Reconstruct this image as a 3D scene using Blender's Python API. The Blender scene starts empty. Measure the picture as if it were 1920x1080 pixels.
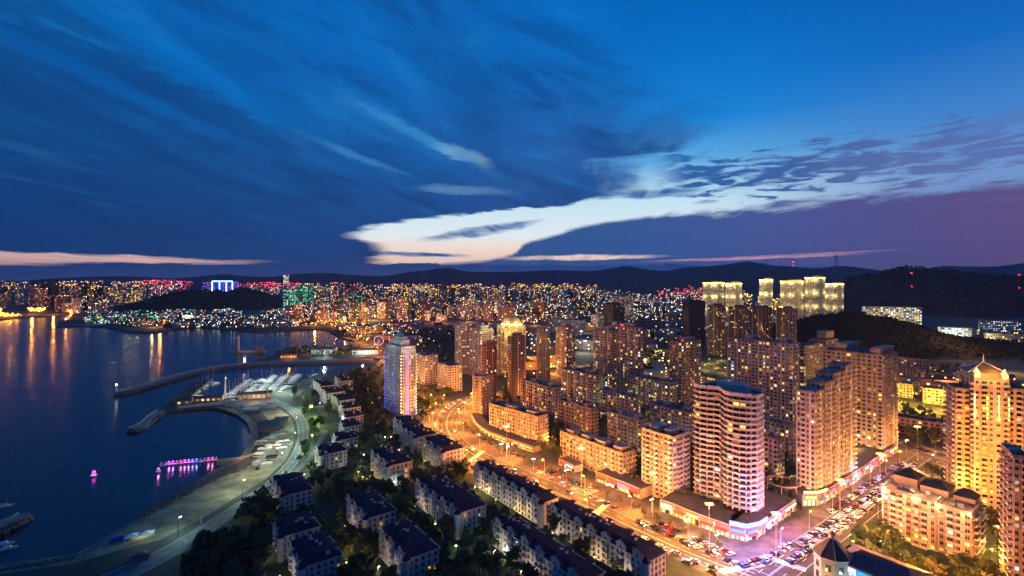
import bpy, math, random
from mathutils import Vector
from mathutils.geometry import tessellate_polygon
R = math.radians
random.seed(7)
scene = bpy.context.scene
col = scene.collection

# ------------------------------------------------------------------ camera
H = 130.0        # camera height above the streets (m)
F = 930.0        # focal length in pixels of the 1920 px wide photo
HY = 527.0       # row of the horizon
cam_d = bpy.data.cameras.new('camera'); cam = bpy.data.objects.new('camera', cam_d); col.objects.link(cam)
cam.location = (0, 0, H); cam.rotation_euler = (R(90), 0, 0)
cam_d.sensor_width = 36; cam_d.lens = 36*F/1920
cam_d.shift_y = -(540-HY)/1920
cam_d.clip_start = 1; cam_d.clip_end = 60000
scene.camera = cam
scene.view_settings.view_transform = 'Standard'; scene.view_settings.look = 'None'
scene.view_settings.exposure = 0.1; scene.view_settings.gamma = 1
scene.cycles.use_denoising = True
scene.cycles.max_bounces = 4; scene.cycles.diffuse_bounces = 2; scene.cycles.glossy_bounces = 2
scene.cycles.transparent_max_bounces = 4; scene.cycles.volume_bounces = 0
scene.cycles.sample_clamp_indirect = 2.0; scene.cycles.use_light_tree = True
scene.cycles.caustics_reflective = False; scene.cycles.caustics_refractive = False

def lin(r, g, b):
    f = lambda c: (c/255/12.92 if c/255 <= 0.04045 else ((c/255+0.055)/1.055)**2.4)
    return (f(r), f(g), f(b), 1.0)

# ------------------------------------------------------------------ world: dusk sky with cloud banks
world = bpy.data.worlds.new('World'); scene.world = world; world.cycles.sampling_method = 'MANUAL'; world.cycles.sample_map_resolution = 256; world.use_nodes = True
NT = world.node_tree; NT.nodes.clear()
class G:
    """small helper for chains of math nodes"""
    def __init__(s, nt): s.nt = nt
    def m(s, op, a, b=None, c=None, clamp=False):
        n = s.nt.nodes.new('ShaderNodeMath'); n.operation = op; n.use_clamp = clamp
        for i, v in enumerate((a, b, c)):
            if v is None: continue
            if isinstance(v, (int, float)): n.inputs[i].default_value = v
            else: s.nt.links.new(v, n.inputs[i])
        return n.outputs[0]
    def ss(s, v, a, b):                       # smooth step from a to b
        n = s.nt.nodes.new('ShaderNodeMapRange'); n.interpolation_type = 'SMOOTHSTEP'
        for k, x in (('Value', v), ('From Min', a), ('From Max', b)):
            if isinstance(x, (int, float)): n.inputs[k].default_value = x
            else: s.nt.links.new(x, n.inputs[k])
        return n.outputs['Result']
    def mix(s, f, a, b):
        n = s.nt.nodes.new('ShaderNodeMix'); n.data_type = 'RGBA'
        for k, x in ((0, f), (6, a), (7, b)):
            if isinstance(x, (int, float)): n.inputs[k].default_value = x
            elif isinstance(x, tuple): n.inputs[k].default_value = x
            else: s.nt.links.new(x, n.inputs[k])
        return n.outputs[2]
    def ramp(s, v, stops, a, b):              # colour ramp over [a,b]
        t = s.m('DIVIDE', s.m('SUBTRACT', v, a), b-a, clamp=True)
        n = s.nt.nodes.new('ShaderNodeValToRGB'); e = n.color_ramp.elements
        while len(e) < len(stops): e.new(0.5)
        for q, (x, c) in zip(e, stops): q.position = (x-a)/(b-a); q.color = c
        s.nt.links.new(t, n.inputs[0]); return n.outputs[0]
    def curve(s, v, pts, x0, x1, y0, y1):     # float curve through points
        t = s.m('DIVIDE', s.m('SUBTRACT', v, x0), x1-x0, clamp=True)
        n = s.nt.nodes.new('ShaderNodeFloatCurve'); c = n.mapping.curves[0]
        q = sorted(((x-x0)/(x1-x0), (y-y0)/(y1-y0)) for x, y in pts)
        while len(c.points) < len(q): c.points.new(0.5, 0.5)
        for p, (x, y) in zip(c.points, q): p.location = (x, y); p.handle_type = 'AUTO_CLAMPED'
        n.mapping.use_clip = False; n.mapping.update()
        s.nt.links.new(t, n.inputs[1])
        return s.m('ADD', s.m('MULTIPLY', n.outputs[0], y1-y0), y0)
    def noise(s, vec, scale, detail=5, rough=0.55, dist=0.0):
        n = s.nt.nodes.new('ShaderNodeTexNoise'); n.inputs['Scale'].default_value = scale
        n.inputs['Detail'].default_value = detail; n.inputs['Roughness'].default_value = rough
        n.inputs['Distortion'].default_value = dist
        s.nt.links.new(vec, n.inputs['Vector']); return n.outputs['Fac']
    def vec(s, x, y, z=0.0):
        n = s.nt.nodes.new('ShaderNodeCombineXYZ')
        for i, v in enumerate((x, y, z)):
            if isinstance(v, (int, float)): n.inputs[i].default_value = v
            else: s.nt.links.new(v, n.inputs[i])
        return n.outputs[0]
g = G(NT)
tc = NT.nodes.new('ShaderNodeTexCoord'); sp = NT.nodes.new('ShaderNodeSeparateXYZ')
NT.links.new(tc.outputs['Generated'], sp.inputs[0])
X, Y, Z = sp.outputs
DEG = 57.29578
AZ = g.m('MULTIPLY', g.m('ARCTAN2', X, Y), DEG)
EL = g.m('MULTIPLY', g.m('ARCSINE', Z), DEG)
def ae(px, py):      # bearing and elevation of a point of the sky, in degrees
    x, z = (px-960)/F, (HY-py)/F
    return math.atan(x)*DEG, math.atan(z/math.hypot(1, x))*DEG
# streaky noise on a flat cloud deck, drawn out towards bearing +4 degrees
zc = g.m('ADD', g.m('MAXIMUM', Z, 0.0), 0.03)
dx, dy = g.m('DIVIDE', X, zc), g.m('DIVIDE', Y, zc)
th = R(6)
across = g.m('SUBTRACT', g.m('MULTIPLY', dx, math.cos(th)), g.m('MULTIPLY', dy, math.sin(th)))
along = g.m('ADD', g.m('MULTIPLY', dx, math.sin(th)), g.m('MULTIPLY', dy, math.cos(th)))
streak = g.noise(g.vec(g.m('MULTIPLY', across, 2.6), g.m('MULTIPLY', along, 0.5)), 1.1, 6, 0.55, 0.4)
streak2 = g.noise(g.vec(g.m('MULTIPLY', across, 1.1), g.m('MULTIPLY', along, 0.28), 4.0), 0.9, 5, 0.5, 0.6)
# ragged edges in angular space, stretched sideways
rag = g.noise(g.vec(g.m('MULTIPLY', AZ, 0.16), g.m('MULTIPLY', EL, 0.7)), 1.0, 6, 0.6, 0.3)
rag_f = g.noise(g.vec(g.m('MULTIPLY', AZ, 0.30), g.m('MULTIPLY', EL, 1.7), 9.0), 1.0, 5, 0.55, 0.5)
fine = g.m('SUBTRACT', rag_f, 0.5)
ragc = g.m('SUBTRACT', rag, 0.5)
# clear sky
base_col = g.ramp(EL, [(0.0, lin(196, 150, 150)), (1.6, lin(250, 208, 184)), (3.9, lin(246, 226, 212)), (5.2, lin(226, 236, 240)),
                   (9.0, lin(190, 222, 238)), (13.0, lin(90, 164, 216)), (17, lin(20, 128, 208)), (24, lin(0, 106, 190)), (34, lin(0, 80, 160))], 0, 34)
side_col = g.ramp(EL, [(0.0, lin(96, 78, 108)), (4, lin(104, 116, 170)), (9, lin(110, 146, 200)), (14, lin(62, 126, 196)), (20, lin(14, 100, 184)), (30, lin(0, 80, 160))], 0, 34)
clear = g.mix(g.ss(AZ, 18.0, 44.0), base_col, side_col)
away = g.ss(g.m('ABSOLUTE', AZ), 60.0, 130.0)
clear = g.mix(away, clear, g.ramp(EL, [(0, lin(40, 55, 100)), (12, lin(20, 70, 130)), (34, lin(0, 60, 130))], 0, 34))
# cloud colours
cl_left = g.ramp(EL, [(0.0, lin(40, 66, 118)), (3, lin(28, 64, 122)), (8, lin(22, 72, 136)), (14, lin(20, 88, 158)), (20, lin(10, 96, 172)), (30, lin(2, 104, 190))], 0, 34)
cl_left = g.mix(g.m('MULTIPLY', g.ss(AZ, -10.0, -48.0), 0.6), cl_left, lin(4, 50, 104))
cl_left = g.mix(g.m('MULTIPLY', g.m('MULTIPLY', g.ss(AZ, -14.0, 6.0), g.ss(EL, 24.0, 14.0)), 0.35), cl_left, lin(48, 76, 138))
cl_right = g.ramp(AZ, [(0, lin(46, 84, 142)), (14, lin(50, 86, 146)), (26, lin(66, 84, 146)), (38, lin(80, 78, 134)), (46, lin(92, 76, 126))], 0, 50)
cl_right = g.mix(g.ss(EL, 2.6, 0.0), cl_right, g.ramp(AZ, [(0, lin(74, 96, 142)), (22, lin(78, 84, 138)), (46, lin(108, 86, 118))], 0, 50))
# big cloud on the left: everything left of an edge that is a function of elevation
def el_pts(lst): return [(ae(x, y)[1], ae(x, y)[0]) for y, x in lst]
E1 = g.curve(g.m('ADD', EL, g.m('MULTIPLY', fine, 1.4)), el_pts([(-60, 1000), (0, 1080), (100, 1170), (200, 1225), (262, 1262), (284, 1258), (300, 1150), (318, 1158), (340, 1188), (362, 1165),
                         (380, 1090), (398, 900), (418, 740), (436, 670), (444, 665), (452, 700), (460, 712), (476, 716), (488, 700), (492, 705), (496, 1500), (527, 1700)]), 0, 34, -20, 60)
soft = g.m('ADD', 1.5, g.m('MULTIPLY', g.ss(EL, 7.0, 22.0), 9.0))
edge = g.m('SUBTRACT', g.m('ADD', E1, g.m('MULTIPLY', ragc, g.m('ADD', 4.0, g.m('MULTIPLY', g.ss(EL, 8.0, 16.0), 10.0)))), AZ)
mA = g.ss(g.m('ADD', edge, g.m('MULTIPLY', g.m('SUBTRACT', streak, 0.5), g.m('MULTIPLY', g.ss(EL, 7.0, 14.0), 14.0))), g.m('MULTIPLY', soft, -1.0), soft)
# thin places in it: brighter streaks
thin = g.m('MULTIPLY', g.ss(streak, 0.50, 0.72), g.ss(EL, 3.5, 10.0))
thin2 = g.m('MULTIPLY', g.ss(streak2, 0.50, 0.68), g.ss(EL, 11.0, 20.0))
cl_left = g.mix(g.m('MULTIPLY', thin, 0.16), cl_left, lin(50, 140, 208))
cl_left = g.mix(g.m('MULTIPLY', thin2, 0.32), cl_left, lin(0, 106, 192))
streakm = g.ss(streak, 0.36, 0.66)
puff = g.noise(g.vec(g.m('MULTIPLY', AZ, 0.075), g.m('MULTIPLY', g.m('ADD', EL, g.m('MULTIPLY', AZ, 0.30)), 0.30), 2.0), 1.0, 7, 0.62, 0.5)
cl_left = g.mix(g.m('MULTIPLY', g.ss(puff, 0.52, 0.32), 0.75), cl_left, g.ramp(EL, [(0, lin(24, 50, 98)), (8, lin(14, 56, 112)), (18, lin(10, 66, 130)), (30, lin(4, 80, 152))], 0, 34))
cl_left = g.mix(g.m('MULTIPLY', g.m('MULTIPLY', g.ss(puff, 0.52, 0.72), g.ss(EL, 6.0, 12.0)), 0.5), cl_left, lin(24, 124, 198))
dark = g.m('MULTIPLY', g.ss(streak2, 0.50, 0.34), g.ss(EL, 3.0, 9.0))
cl_left = g.mix(g.m('MULTIPLY', dark, 0.42), cl_left, lin(10, 62, 122))
def blob(px, py, sx, sy, slope, k=1.0):      # soft ellipse in bearing/elevation, drawn out along a slope
    a0, e0 = ae(px, py)
    da = g.m('SUBTRACT', AZ, a0); de = g.m('SUBTRACT', EL, g.m('ADD', e0, g.m('MULTIPLY', da, slope)))
    q = g.m('ADD', g.m('POWER', g.m('ABSOLUTE', g.m('DIVIDE', g.m('ADD', da, g.m('MULTIPLY', ragc, 2.0)), sx)), 2.0), g.m('POWER', g.m('ABSOLUTE', g.m('DIVIDE', g.m('ADD', de, g.m('MULTIPLY', fine, sy*2.2)), sy)), 2.0))
    return g.m('MULTIPLY', g.m('MULTIPLY', g.ss(q, 1.7, 0.0), g.m('ADD', 0.72, g.m('MULTIPLY', streakm, 0.56))), k)
for (px, py, sx, sy, sl, k, c) in [(868, 290, 3.2, 0.75, -0.26, .50, (140, 186, 216)), (800, 262, 7.5, 0.6, -0.44, .34, (70, 152, 210)), (730, 226, 6, 1.1, -0.42, .25, (40, 136, 204)),
        (865, 357, 5.2, 0.5, -0.03, .42, (116, 166, 204)), (690, 300, 5.0, 0.35, -0.30, .25, (70, 146, 204)), (630, 278, 5.0, 0.5, -0.32, .2, (64, 140, 200)),
        (420, 160, 11, 1.7, -0.34, .45, (0, 112, 196)), (210, 160, 11, 0.8, -0.32, .35, (0, 100, 182)), (340, 60, 12, 2.4, -0.3, .3, (0, 104, 186))]:
    cl_left = g.mix(blob(px, py, sx, sy, sl, k), cl_left, lin(*c))
# bank low on the right: everything below an edge that is a function of bearing
pb = [(640, 498), (860, 494), (960, 478), (985, 458), (1030, 444), (1100, 424), (1200, 408), (1300, 398), (1400, 386), (1500, 374), (1600, 360), (1700, 346), (1800, 338), (1920, 326), (2100, 300)]
E2 = g.curve(g.m('ADD', AZ, g.m('MULTIPLY', ragc, 2.0)), [ae(x, y) for x, y in pb], -20, 52, -2, 20)
hB = g.m('SUBTRACT', g.m('ADD', E2, g.m('MULTIPLY', fine, g.m('ADD', 0.5, g.m('MULTIPLY', g.ss(AZ, 12.0, 40.0), 3.2)))), EL)
mB = g.ss(g.m('ADD', hB, g.m('MULTIPLY', g.m('SUBTRACT', streak, 0.5), g.m('MULTIPLY', g.ss(AZ, 6.0, 30.0), 2.0))), -0.35, g.m('ADD', 0.25, g.m('MULTIPLY', g.ss(AZ, 10.0, 40.0), 1.2)))
# broken band above it
pc = [(1240, 318), (1300, 330), (1400, 330), (1500, 322), (1600, 302), (1700, 296), (1800, 284), (1920, 270), (2100, 250)]
E3 = g.curve(AZ, [ae(x, y) for x, y in pc], 10, 52, 0, 20)
dC = g.m('ABSOLUTE', g.m('SUBTRACT', EL, E3))
mC = g.m('MULTIPLY', g.ss(g.m('ADD', g.m('SUBTRACT', 0.66, g.m('MULTIPLY', dC, 0.16)), g.m('MULTIPLY', fine, 2.0)), 0.30, 0.62), g.ss(AZ, 15.0, 20.0))
mC = g.m('MAXIMUM', mC, blob(1235, 362, 4.6, 0.5, 0.0, 0.85))
mC = g.m('MAXIMUM', mC, blob(1850, 238, 6.0, 0.7, 0.22, 0.6))
mC = g.m('MAXIMUM', mC, blob(905, 432, 6.2, 0.55, 0.16, 0.9))
mC = g.m('MAXIMUM', mC, blob(1060, 473, 3.4, 0.22, 0.02, 0.85))
mC = g.m('MAXIMUM', mC, blob(780, 477, 5.5, 0.22, -0.02, 1.0))
mC = g.m('MAXIMUM', mC, blob(1240, 248, 2.6, 1.6, 0.1, 0.5))
sky = g.mix(g.m('MULTIPLY', mC, g.m('SUBTRACT', 1.0, g.m('MULTIPLY', g.ss(AZ, 28.0, 46.0), 0.35))), clear, g.mix(g.ss(AZ, 20.0, 44.0), lin(44, 96, 160), lin(80, 92, 150)))
sky = g.mix(mB, sky, cl_right)
sky = g.mix(mA, sky, cl_left)
# last lit slits above the horizon
for (px, py, sx, sy, sl, k, c) in [(160, 484, 12.5, 0.34, -0.006, 1, (232, 190, 178)), (-60, 484, 8, 0.4, 0, 1, (226, 180, 170)), (800, 484, 5.6, 0.17, 0.0, .95, (244, 214, 196)),
        (1400, 484, 9.2, 0.17, 0.02, .85, (206, 150, 168)), (1090, 483, 8.0, 0.30, 0.01, 1.0, (246, 214, 196)), (1540, 475, 6, 0.09, 0.02, .6, (180, 130, 160))]:
    sky = g.mix(blob(px, py, sx, sy, sl, k), sky, lin(*c))
# glow of the city along the horizon, and the dark below it
sky = g.mix(g.m('MULTIPLY', g.ss(EL, 1.8, -0.2), 0.30), sky, lin(104, 92, 130))
sky = g.mix(g.ss(EL, 0.0, -1.5), sky, lin(10, 14, 26))
bg = NT.nodes.new('ShaderNodeBackground'); bg.inputs['Strength'].default_value = 1.05
NT.links.new(sky, bg.inputs['Color'])
wo = NT.nodes.new('ShaderNodeOutputWorld'); NT.links.new(bg.outputs[0], wo.inputs[0])

# ------------------------------------------------------------------ surveying helpers
def P(px, py, z=0.0):                 # point of the plane at height z that lies on that bearing of the survey photo
    D = F*(H-z)/(py-HY); return Vector(((px-960)/F*D, D, z))
def ZT(py, D): return H-(py-HY)/F*D

# ------------------------------------------------------------------ materials
MATS = {}
def mat(name, c, rough=0.8, metal=0.0, noise=0.0, nscale=0.3, emit=None, estr=0.0, spec=0.5, bump=0.0, vary=0.0, c2=None, rnd=False):
    if name in MATS: return MATS[name]
    m = bpy.data.materials.new(name); m.use_nodes = True; nt = m.node_tree; b = nt.nodes['Principled BSDF']; q = G(nt)
    col4 = c if len(c) == 4 else (*c, 1)
    b.inputs['Base Color'].default_value = col4; b.inputs['Roughness'].default_value = rough; b.inputs['Metallic'].default_value = metal
    b.inputs['Specular IOR Level'].default_value = spec
    if noise > 0 or c2:
        t = nt.nodes.new('ShaderNodeTexCoord')
        n = q.noise(t.outputs['Object'], nscale, 6, 0.6)
        dark = c2 if c2 else tuple(x*(1-noise) for x in col4[:3])
        out = q.mix(q.ss(n, 0.35, 0.65), (*dark[:3], 1), col4)
        if vary:
            oi = nt.nodes.new('ShaderNodeObjectInfo'); hs = nt.nodes.new('ShaderNodeHueSaturation')
            nt.links.new(out, hs.inputs['Color'])
            nt.links.new(q.m('ADD', 1-vary, q.m('MULTIPLY', oi.outputs['Random'], 2*vary)), hs.inputs['Value'])
            nt.links.new(q.m('ADD', 0.5-vary*0.08, q.m('MULTIPLY', oi.outputs['Random'], vary*0.16)), hs.inputs['Hue'])
            out = hs.outputs[0]
        nt.links.new(out, b.inputs['Base Color'])
        if bump:
            bp = nt.nodes.new('ShaderNodeBump'); bp.inputs['Strength'].default_value = bump; bp.inputs['Distance'].default_value = 0.3
            nt.links.new(q.noise(t.outputs['Object'], nscale*5, 5, 0.6), bp.inputs['Height']); nt.links.new(bp.outputs[0], b.inputs['Normal'])
    if emit:
        b.inputs['Emission Color'].default_value = (*emit[:3], 1); b.inputs['Emission Strength'].default_value = estr
        if rnd:
            oi = nt.nodes.new('ShaderNodeObjectInfo'); ge = nt.nodes.new('ShaderNodeNewGeometry')
            r = q.m('FRACT', q.m('ADD', oi.outputs['Random'], ge.outputs['Random Per Island']))
            nt.links.new(q.m('MULTIPLY', q.m('ADD', 0.25, q.m('MULTIPLY', q.m('POWER', r, 1.6), 1.5)), estr), b.inputs['Emission Strength'])
        m.cycles.emission_sampling = 'NONE'
    MATS[name] = m; return m

# ------------------------------------------------------------------ mesh builder
class MB:
    def __init__(s): s.v = []; s.f = []; s.m = []; s.mats = []
    def mi(s, m):
        if m not in s.mats: s.mats.append(m)
        return s.mats.index(m)
    def poly(s, pts, m):
        i = len(s.v); s.v += [tuple(p) for p in pts]; s.f.append(tuple(range(i, i+len(pts)))); s.m.append(s.mi(m))
    def hexa(s, b, t, m, bottom=True, top=True):       # bottom and top rings of n points
        n = len(b); i = len(s.v); s.v += [tuple(p) for p in b]+[tuple(p) for p in t]; k = s.mi(m)
        for j in range(n):
            a = (j+1) % n; s.f.append((i+j, i+a, i+n+a, i+n+j)); s.m.append(k)
        if top: s.f.append(tuple(range(i+n, i+2*n))); s.m.append(k)
        if bottom: s.f.append(tuple(range(i+n-1, i-1, -1))); s.m.append(k)
    def box(s, c, sz, m, rot=0.0, ax=None):            # centre of the base, size
        x, y, z = c; a, b, h = sz[0]/2, sz[1]/2, sz[2]
        u = ax if ax else (math.cos(rot), math.sin(rot)); w = (-u[1], u[0])
        r = [(x+u[0]*p+w[0]*q, y+u[1]*p+w[1]*q) for p, q in ((-a, -b), (a, -b), (a, b), (-a, b))]
        s.hexa([(p, q, z) for p, q in r], [(p, q, z+h) for p, q in r], m)
    def cyl(s, c, r1, r2, h, m, n=8, bottom=False):
        x, y, z = c; A = [2*math.pi*i/n for i in range(n)]
        s.hexa([(x+r1*math.cos(t), y+r1*math.sin(t), z) for t in A], [(x+r2*math.cos(t), y+r2*math.sin(t), z+h) for t in A], m, bottom)
    def tube(s, p, q, r1, r2, m, n=5):
        p, q = Vector(p), Vector(q); d = (q-p).normalized(); e = d.orthogonal().normalized(); f = d.cross(e)
        A = [2*math.pi*i/n for i in range(n)]
        s.hexa([p+(e*math.cos(t)+f*math.sin(t))*r1 for t in A], [q+(e*math.cos(t)+f*math.sin(t))*r2 for t in A], m)
    def mesh(s, name):
        me = bpy.data.meshes.new(name); me.from_pydata(s.v, [], s.f)
        for m in s.mats: me.materials.append(m)
        me.polygons.foreach_set('material_index', s.m); me.update(); return me
    def build(s, name, parent=None, loc=None, **props):
        if not s.f: return None
        return link(name, s.mesh(name), parent, loc, **props)
def link(name, data, parent=None, loc=None, rz=0.0, **props):
    o = bpy.data.objects.new(name, data); col.objects.link(o)
    if parent: o.parent = parent
    if loc is not None: o.location = loc
    if rz: o.rotation_euler = (0, 0, rz)
    for k, v in props.items():
        if v: o[k] = v
    return o
def thing(name, label, cat, loc=(0, 0, 0), rz=0.0, group=None):
    return link(name, None, None, loc, rz, label=label, category=cat, group=group)
def tag(o, label, cat, group=None):
    o['label'] = label; o['category'] = cat
    if group: o['group'] = group
    return o
def kids(o): return KID.get(o.name, [])
KID = {}
def dup(proto, loc, rz=0.0, label=None, scale=None, group=None):     # copy a thing with its parts and sub-parts
    c = proto.copy(); col.objects.link(c); c.location = loc; c.rotation_euler = (0, 0, rz)
    if scale: c.scale = scale if isinstance(scale, tuple) else (scale,)*3
    if label: c['label'] = label
    if group: c['group'] = group
    for ch in kids(proto):
        d = ch.copy(); col.objects.link(d); d.parent = c
        for gc in kids(ch):
            e = gc.copy(); col.objects.link(e); e.parent = d
    return c
def remember(root, objs): KID[root.name] = [o for o in objs if o]
USED = set()
def place(proto, loc, rz=0.0, **kw):                                   # the first call moves the prototype itself
    if proto.name not in USED:
        USED.add(proto.name); proto.location = loc; proto.rotation_euler = (0, 0, rz)
        if kw.get('scale'): s_ = kw['scale']; proto.scale = s_ if isinstance(s_, tuple) else (s_,)*3
        if kw.get('label'): proto['label'] = kw['label']
        if kw.get('group'): proto['group'] = kw['group']
        return proto
    return dup(proto, loc, rz, **kw)
# ------------------------------------------------------------------ setting: sea, land, roads
def water_mat():
    m = bpy.data.materials.new('sea_water'); m.use_nodes = True; nt = m.node_tree; b = nt.nodes['Principled BSDF']; q = G(nt)
    b.inputs['Base Color'].default_value = (0.002, 0.012, 0.03, 1); b.inputs['Roughness'].default_value = 0.16; b.inputs['IOR'].default_value = 1.33
    t = nt.nodes.new('ShaderNodeTexCoord'); mp = nt.nodes.new('ShaderNodeMapping'); nt.links.new(t.outputs['Object'], mp.inputs[0])
    mp.inputs['Scale'].default_value = (0.35, 1.0, 1.0)
    n1 = q.noise(mp.outputs[0], 0.12, 6, 0.6); n2 = q.noise(mp.outputs[0], 0.02, 4, 0.5)
    bp = nt.nodes.new('ShaderNodeBump'); bp.inputs['Strength'].default_value = 0.35; bp.inputs['Distance'].default_value = 1.2
    nt.links.new(q.m('ADD', n1, n2), bp.inputs['Height']); nt.links.new(bp.outputs[0], b.inputs['Normal'])
    return m
def sheet(name, pts, m, z, kind='structure'):       # flat polygon, pts in survey pixels or world
    w = [P(*p) if len(p) == 2 else Vector(p) for p in pts]; w = [Vector((p.x, p.y, 0)) for p in w]
    tr = tessellate_polygon([w]); me = bpy.data.meshes.new(name)
    fs = []
    for a, b, c in tr:
        n = (w[b]-w[a]).cross(w[c]-w[a]); fs.append((a, b, c) if n.z > 0 else (a, c, b))
    me.from_pydata([(p.x, p.y, 0) for p in w], [], fs); me.materials.append(m); me.update()
    return link(name, me, None, (0, 0, z), kind=kind)
def smooth(pts, n=6):                                # Catmull-Rom through world points
    w = [p if isinstance(p, Vector) else P(*p) for p in pts]; out = []
    for i in range(len(w)-1):
        a, b, c, d = w[max(i-1, 0)], w[i], w[i+1], w[min(i+2, len(w)-1)]
        for k in range(n):
            t = k/n; out.append(0.5*((2*b)+(c-a)*t+(2*a-5*b+4*c-d)*t*t+(3*b-a-3*c+d)*t**3))
    return out+[w[-1]]
def strip(name, left, right, m, z, kind='structure', n=6, thick=0.0):
    l, r = smooth(left, n), smooth(right, n); mb = MB()
    L = len(l); S = resample(l, L), resample(r, L)
    for i in range(L-1):
        a, b, c, d = S[0][i], S[0][i+1], S[1][i+1], S[1][i]
        q = [(p.x, p.y, 0) for p in (a, b, c, d)]
        nrm = (Vector(q[1])-Vector(q[0])).cross(Vector(q[2])-Vector(q[0]))
        if nrm.z < 0: q.reverse()
        mb.poly(q, m)
        if thick:
            for (p1, p2) in ((a, b), (c, d)): mb.poly([(p1.x, p1.y, 0), (p2.x, p2.y, 0), (p2.x, p2.y, -thick), (p1.x, p1.y, -thick)], m)
    return mb.build(name, None, (0, 0, z), kind=kind)
def resample(w, n):
    d = [0]
    for i in range(len(w)-1): d.append(d[-1]+(w[i+1]-w[i]).length)
    out = []; j = 0
    for k in range(n):
        t = d[-1]*k/(n-1)
        while j < len(w)-2 and d[j+1] < t: j += 1
        u = (t-d[j])/max(d[j+1]-d[j], 1e-6); out.append(w[j].lerp(w[j+1], min(max(u, 0), 1)))
    return out
def along_line(pts, step, off=0.0, start=0.0, n=6):  # points every step metres along a smoothed line, with heading
    w = smooth(pts, n); L = sum((w[i+1]-w[i]).length for i in range(len(w)-1)); k = max(int((L-start)/step), 1)
    r = resample(w, int(L)+2); out = []; 
    for i in range(k+1):
        s = start+i*step; j = min(int(s), len(r)-2); d = (r[j+1]-r[j]).normalized(); p = r[j]
        out.append((Vector((p.x-d.y*off, p.y+d.x*off, 0)), math.atan2(d.y, d.x)))
    return out
M_asph = mat('asphalt', (0.085, 0.078, 0.07), 0.85, spec=.1, noise=0.35, nscale=0.12, bump=0.2)
M_asph2 = mat('pale_asphalt', (0.12, 0.13, 0.13), 0.75, noise=0.3, nscale=0.1)
M_pave = mat('paving_stone', (0.12, 0.105, 0.095), 0.85, spec=.15, noise=0.5, nscale=0.12)
M_sand = mat('sand', (0.30, 0.26, 0.16), 0.95, noise=0.5, nscale=0.11, bump=.6)
M_wet = mat('wet_sand', (0.10, 0.09, 0.08), 0.5, noise=0.3, nscale=0.05)
M_soil = mat('city_ground', (0.06, 0.055, 0.05), 0.9, noise=0.5, nscale=0.02, c2=(0.03, 0.035, 0.025))
M_lawn = mat('lawn', (0.035, 0.06, 0.02), 0.95, noise=0.5, nscale=0.15, c2=(0.015, 0.03, 0.012))
M_rock = mat('rock_fill', (0.16, 0.14, 0.13), 0.9, noise=0.6, nscale=0.6, bump=0.8)
M_conc = mat('concrete', (0.30, 0.28, 0.26), 0.85, noise=0.25, nscale=0.3)
M_wood = mat('deck_boards', (0.05, 0.038, 0.035), 0.8, noise=0.4, nscale=0.5)
M_paint = mat('road_paint', (0.75, 0.75, 0.72), 0.6)
M_black = mat('dark_metal', (0.03, 0.03, 0.035), 0.5, metal=0.3)

mb = MB(); mb.poly([(-30000, -3000, 0), (30000, -3000, 0), (30000, 30000, 0), (-30000, 30000, 0)], water_mat())
mb.build('sea', None, (0, 0, -2.0), kind='structure')
COAST = [(-300, 1110), (0, 1058), (60, 1050), (140, 1040), (200, 1005), (270, 965), (330, 930), (380, 895), (425, 868), (450, 857), (466, 834), (471, 810), (462, 790), (445, 777), (420, 768),
         (395, 763), (345, 766), (305, 772), (298, 767), (345, 748), (420, 741), (500, 736), (545, 726), (575, 708), (610, 698), (650, 692), (700, 686), (716, 672), (690, 669), (640, 674), (600, 677), (490, 680),
         (478, 676), (505, 668), (540, 657), (600, 651), (655, 648), (668, 641), (662, 631), (640, 623), (600, 617), (540, 620), (480, 623), (440, 619), (380, 613), (330, 618), (290, 624), (240, 622), (200, 614), (150, 611), (105, 612),
         (110, 603), (132, 598), (130, 590), (60, 594), (0, 600), (-400, 610)]
cw = [P(*p) for p in COAST]
land = cw+[Vector((-9000, 1500, 0)), Vector((-26000, 12000, 0)), Vector((-26000, 28000, 0)), Vector((28000, 28000, 0)), Vector((28000, -200, 0)), Vector((300, -200, 0)), Vector((-260, 60, 0))]
sheet('city_ground', [tuple(p) for p in land], M_soil, 0.0)
# quay wall down to the water
mb = MB()
for a, b in zip(cw, cw[1:]): mb.poly([(a.x, a.y, 0), (b.x, b.y, 0), (b.x, b.y, -3), (a.x, a.y, -3)], M_rock)
mb.build('shore_edge', None, (0, 0, -0.002), kind='structure')

# the beach
wl = [(-300, 1110), (0, 1058), (60, 1050), (140, 1040), (200, 1005), (270, 965), (330, 930), (380, 895), (425, 868), (450, 857), (466, 834), (471, 810), (462, 790), (445, 777), (420, 768)]
inn = [(-300, 1140), (0, 1076), (60, 1068), (140, 1056), (230, 1030), (300, 1012), (380, 972), (440, 934), (500, 897), (536, 862), (550, 830), (552, 800), (545, 782), (525, 766), (480, 752)]
sheet('beach_sand', wl+inn[::-1], M_sand, 0.03)
strip('wet_sand_edge', [(0, 1058), (140, 1040), (200, 1005), (270, 965), (330, 930), (380, 895), (425, 868), (450, 857)],
      [(0, 1062), (145, 1044), (212, 1006), (285, 965), (345, 931), (392, 900), (437, 872), (456, 862)], M_wet, 0.06)
strip('beach_groyne', [(250, 968), (330, 925), (400, 890), (450, 866), (474, 845), (484, 818), (480, 795), (465, 779), (440, 766), (410, 760)],
      [(262, 972), (340, 931), (410, 897), (464, 872), (492, 848), (506, 820), (504, 793), (488, 771), (458, 757), (418, 752)], M_wood, 0.35, thick=0.35)
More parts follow.
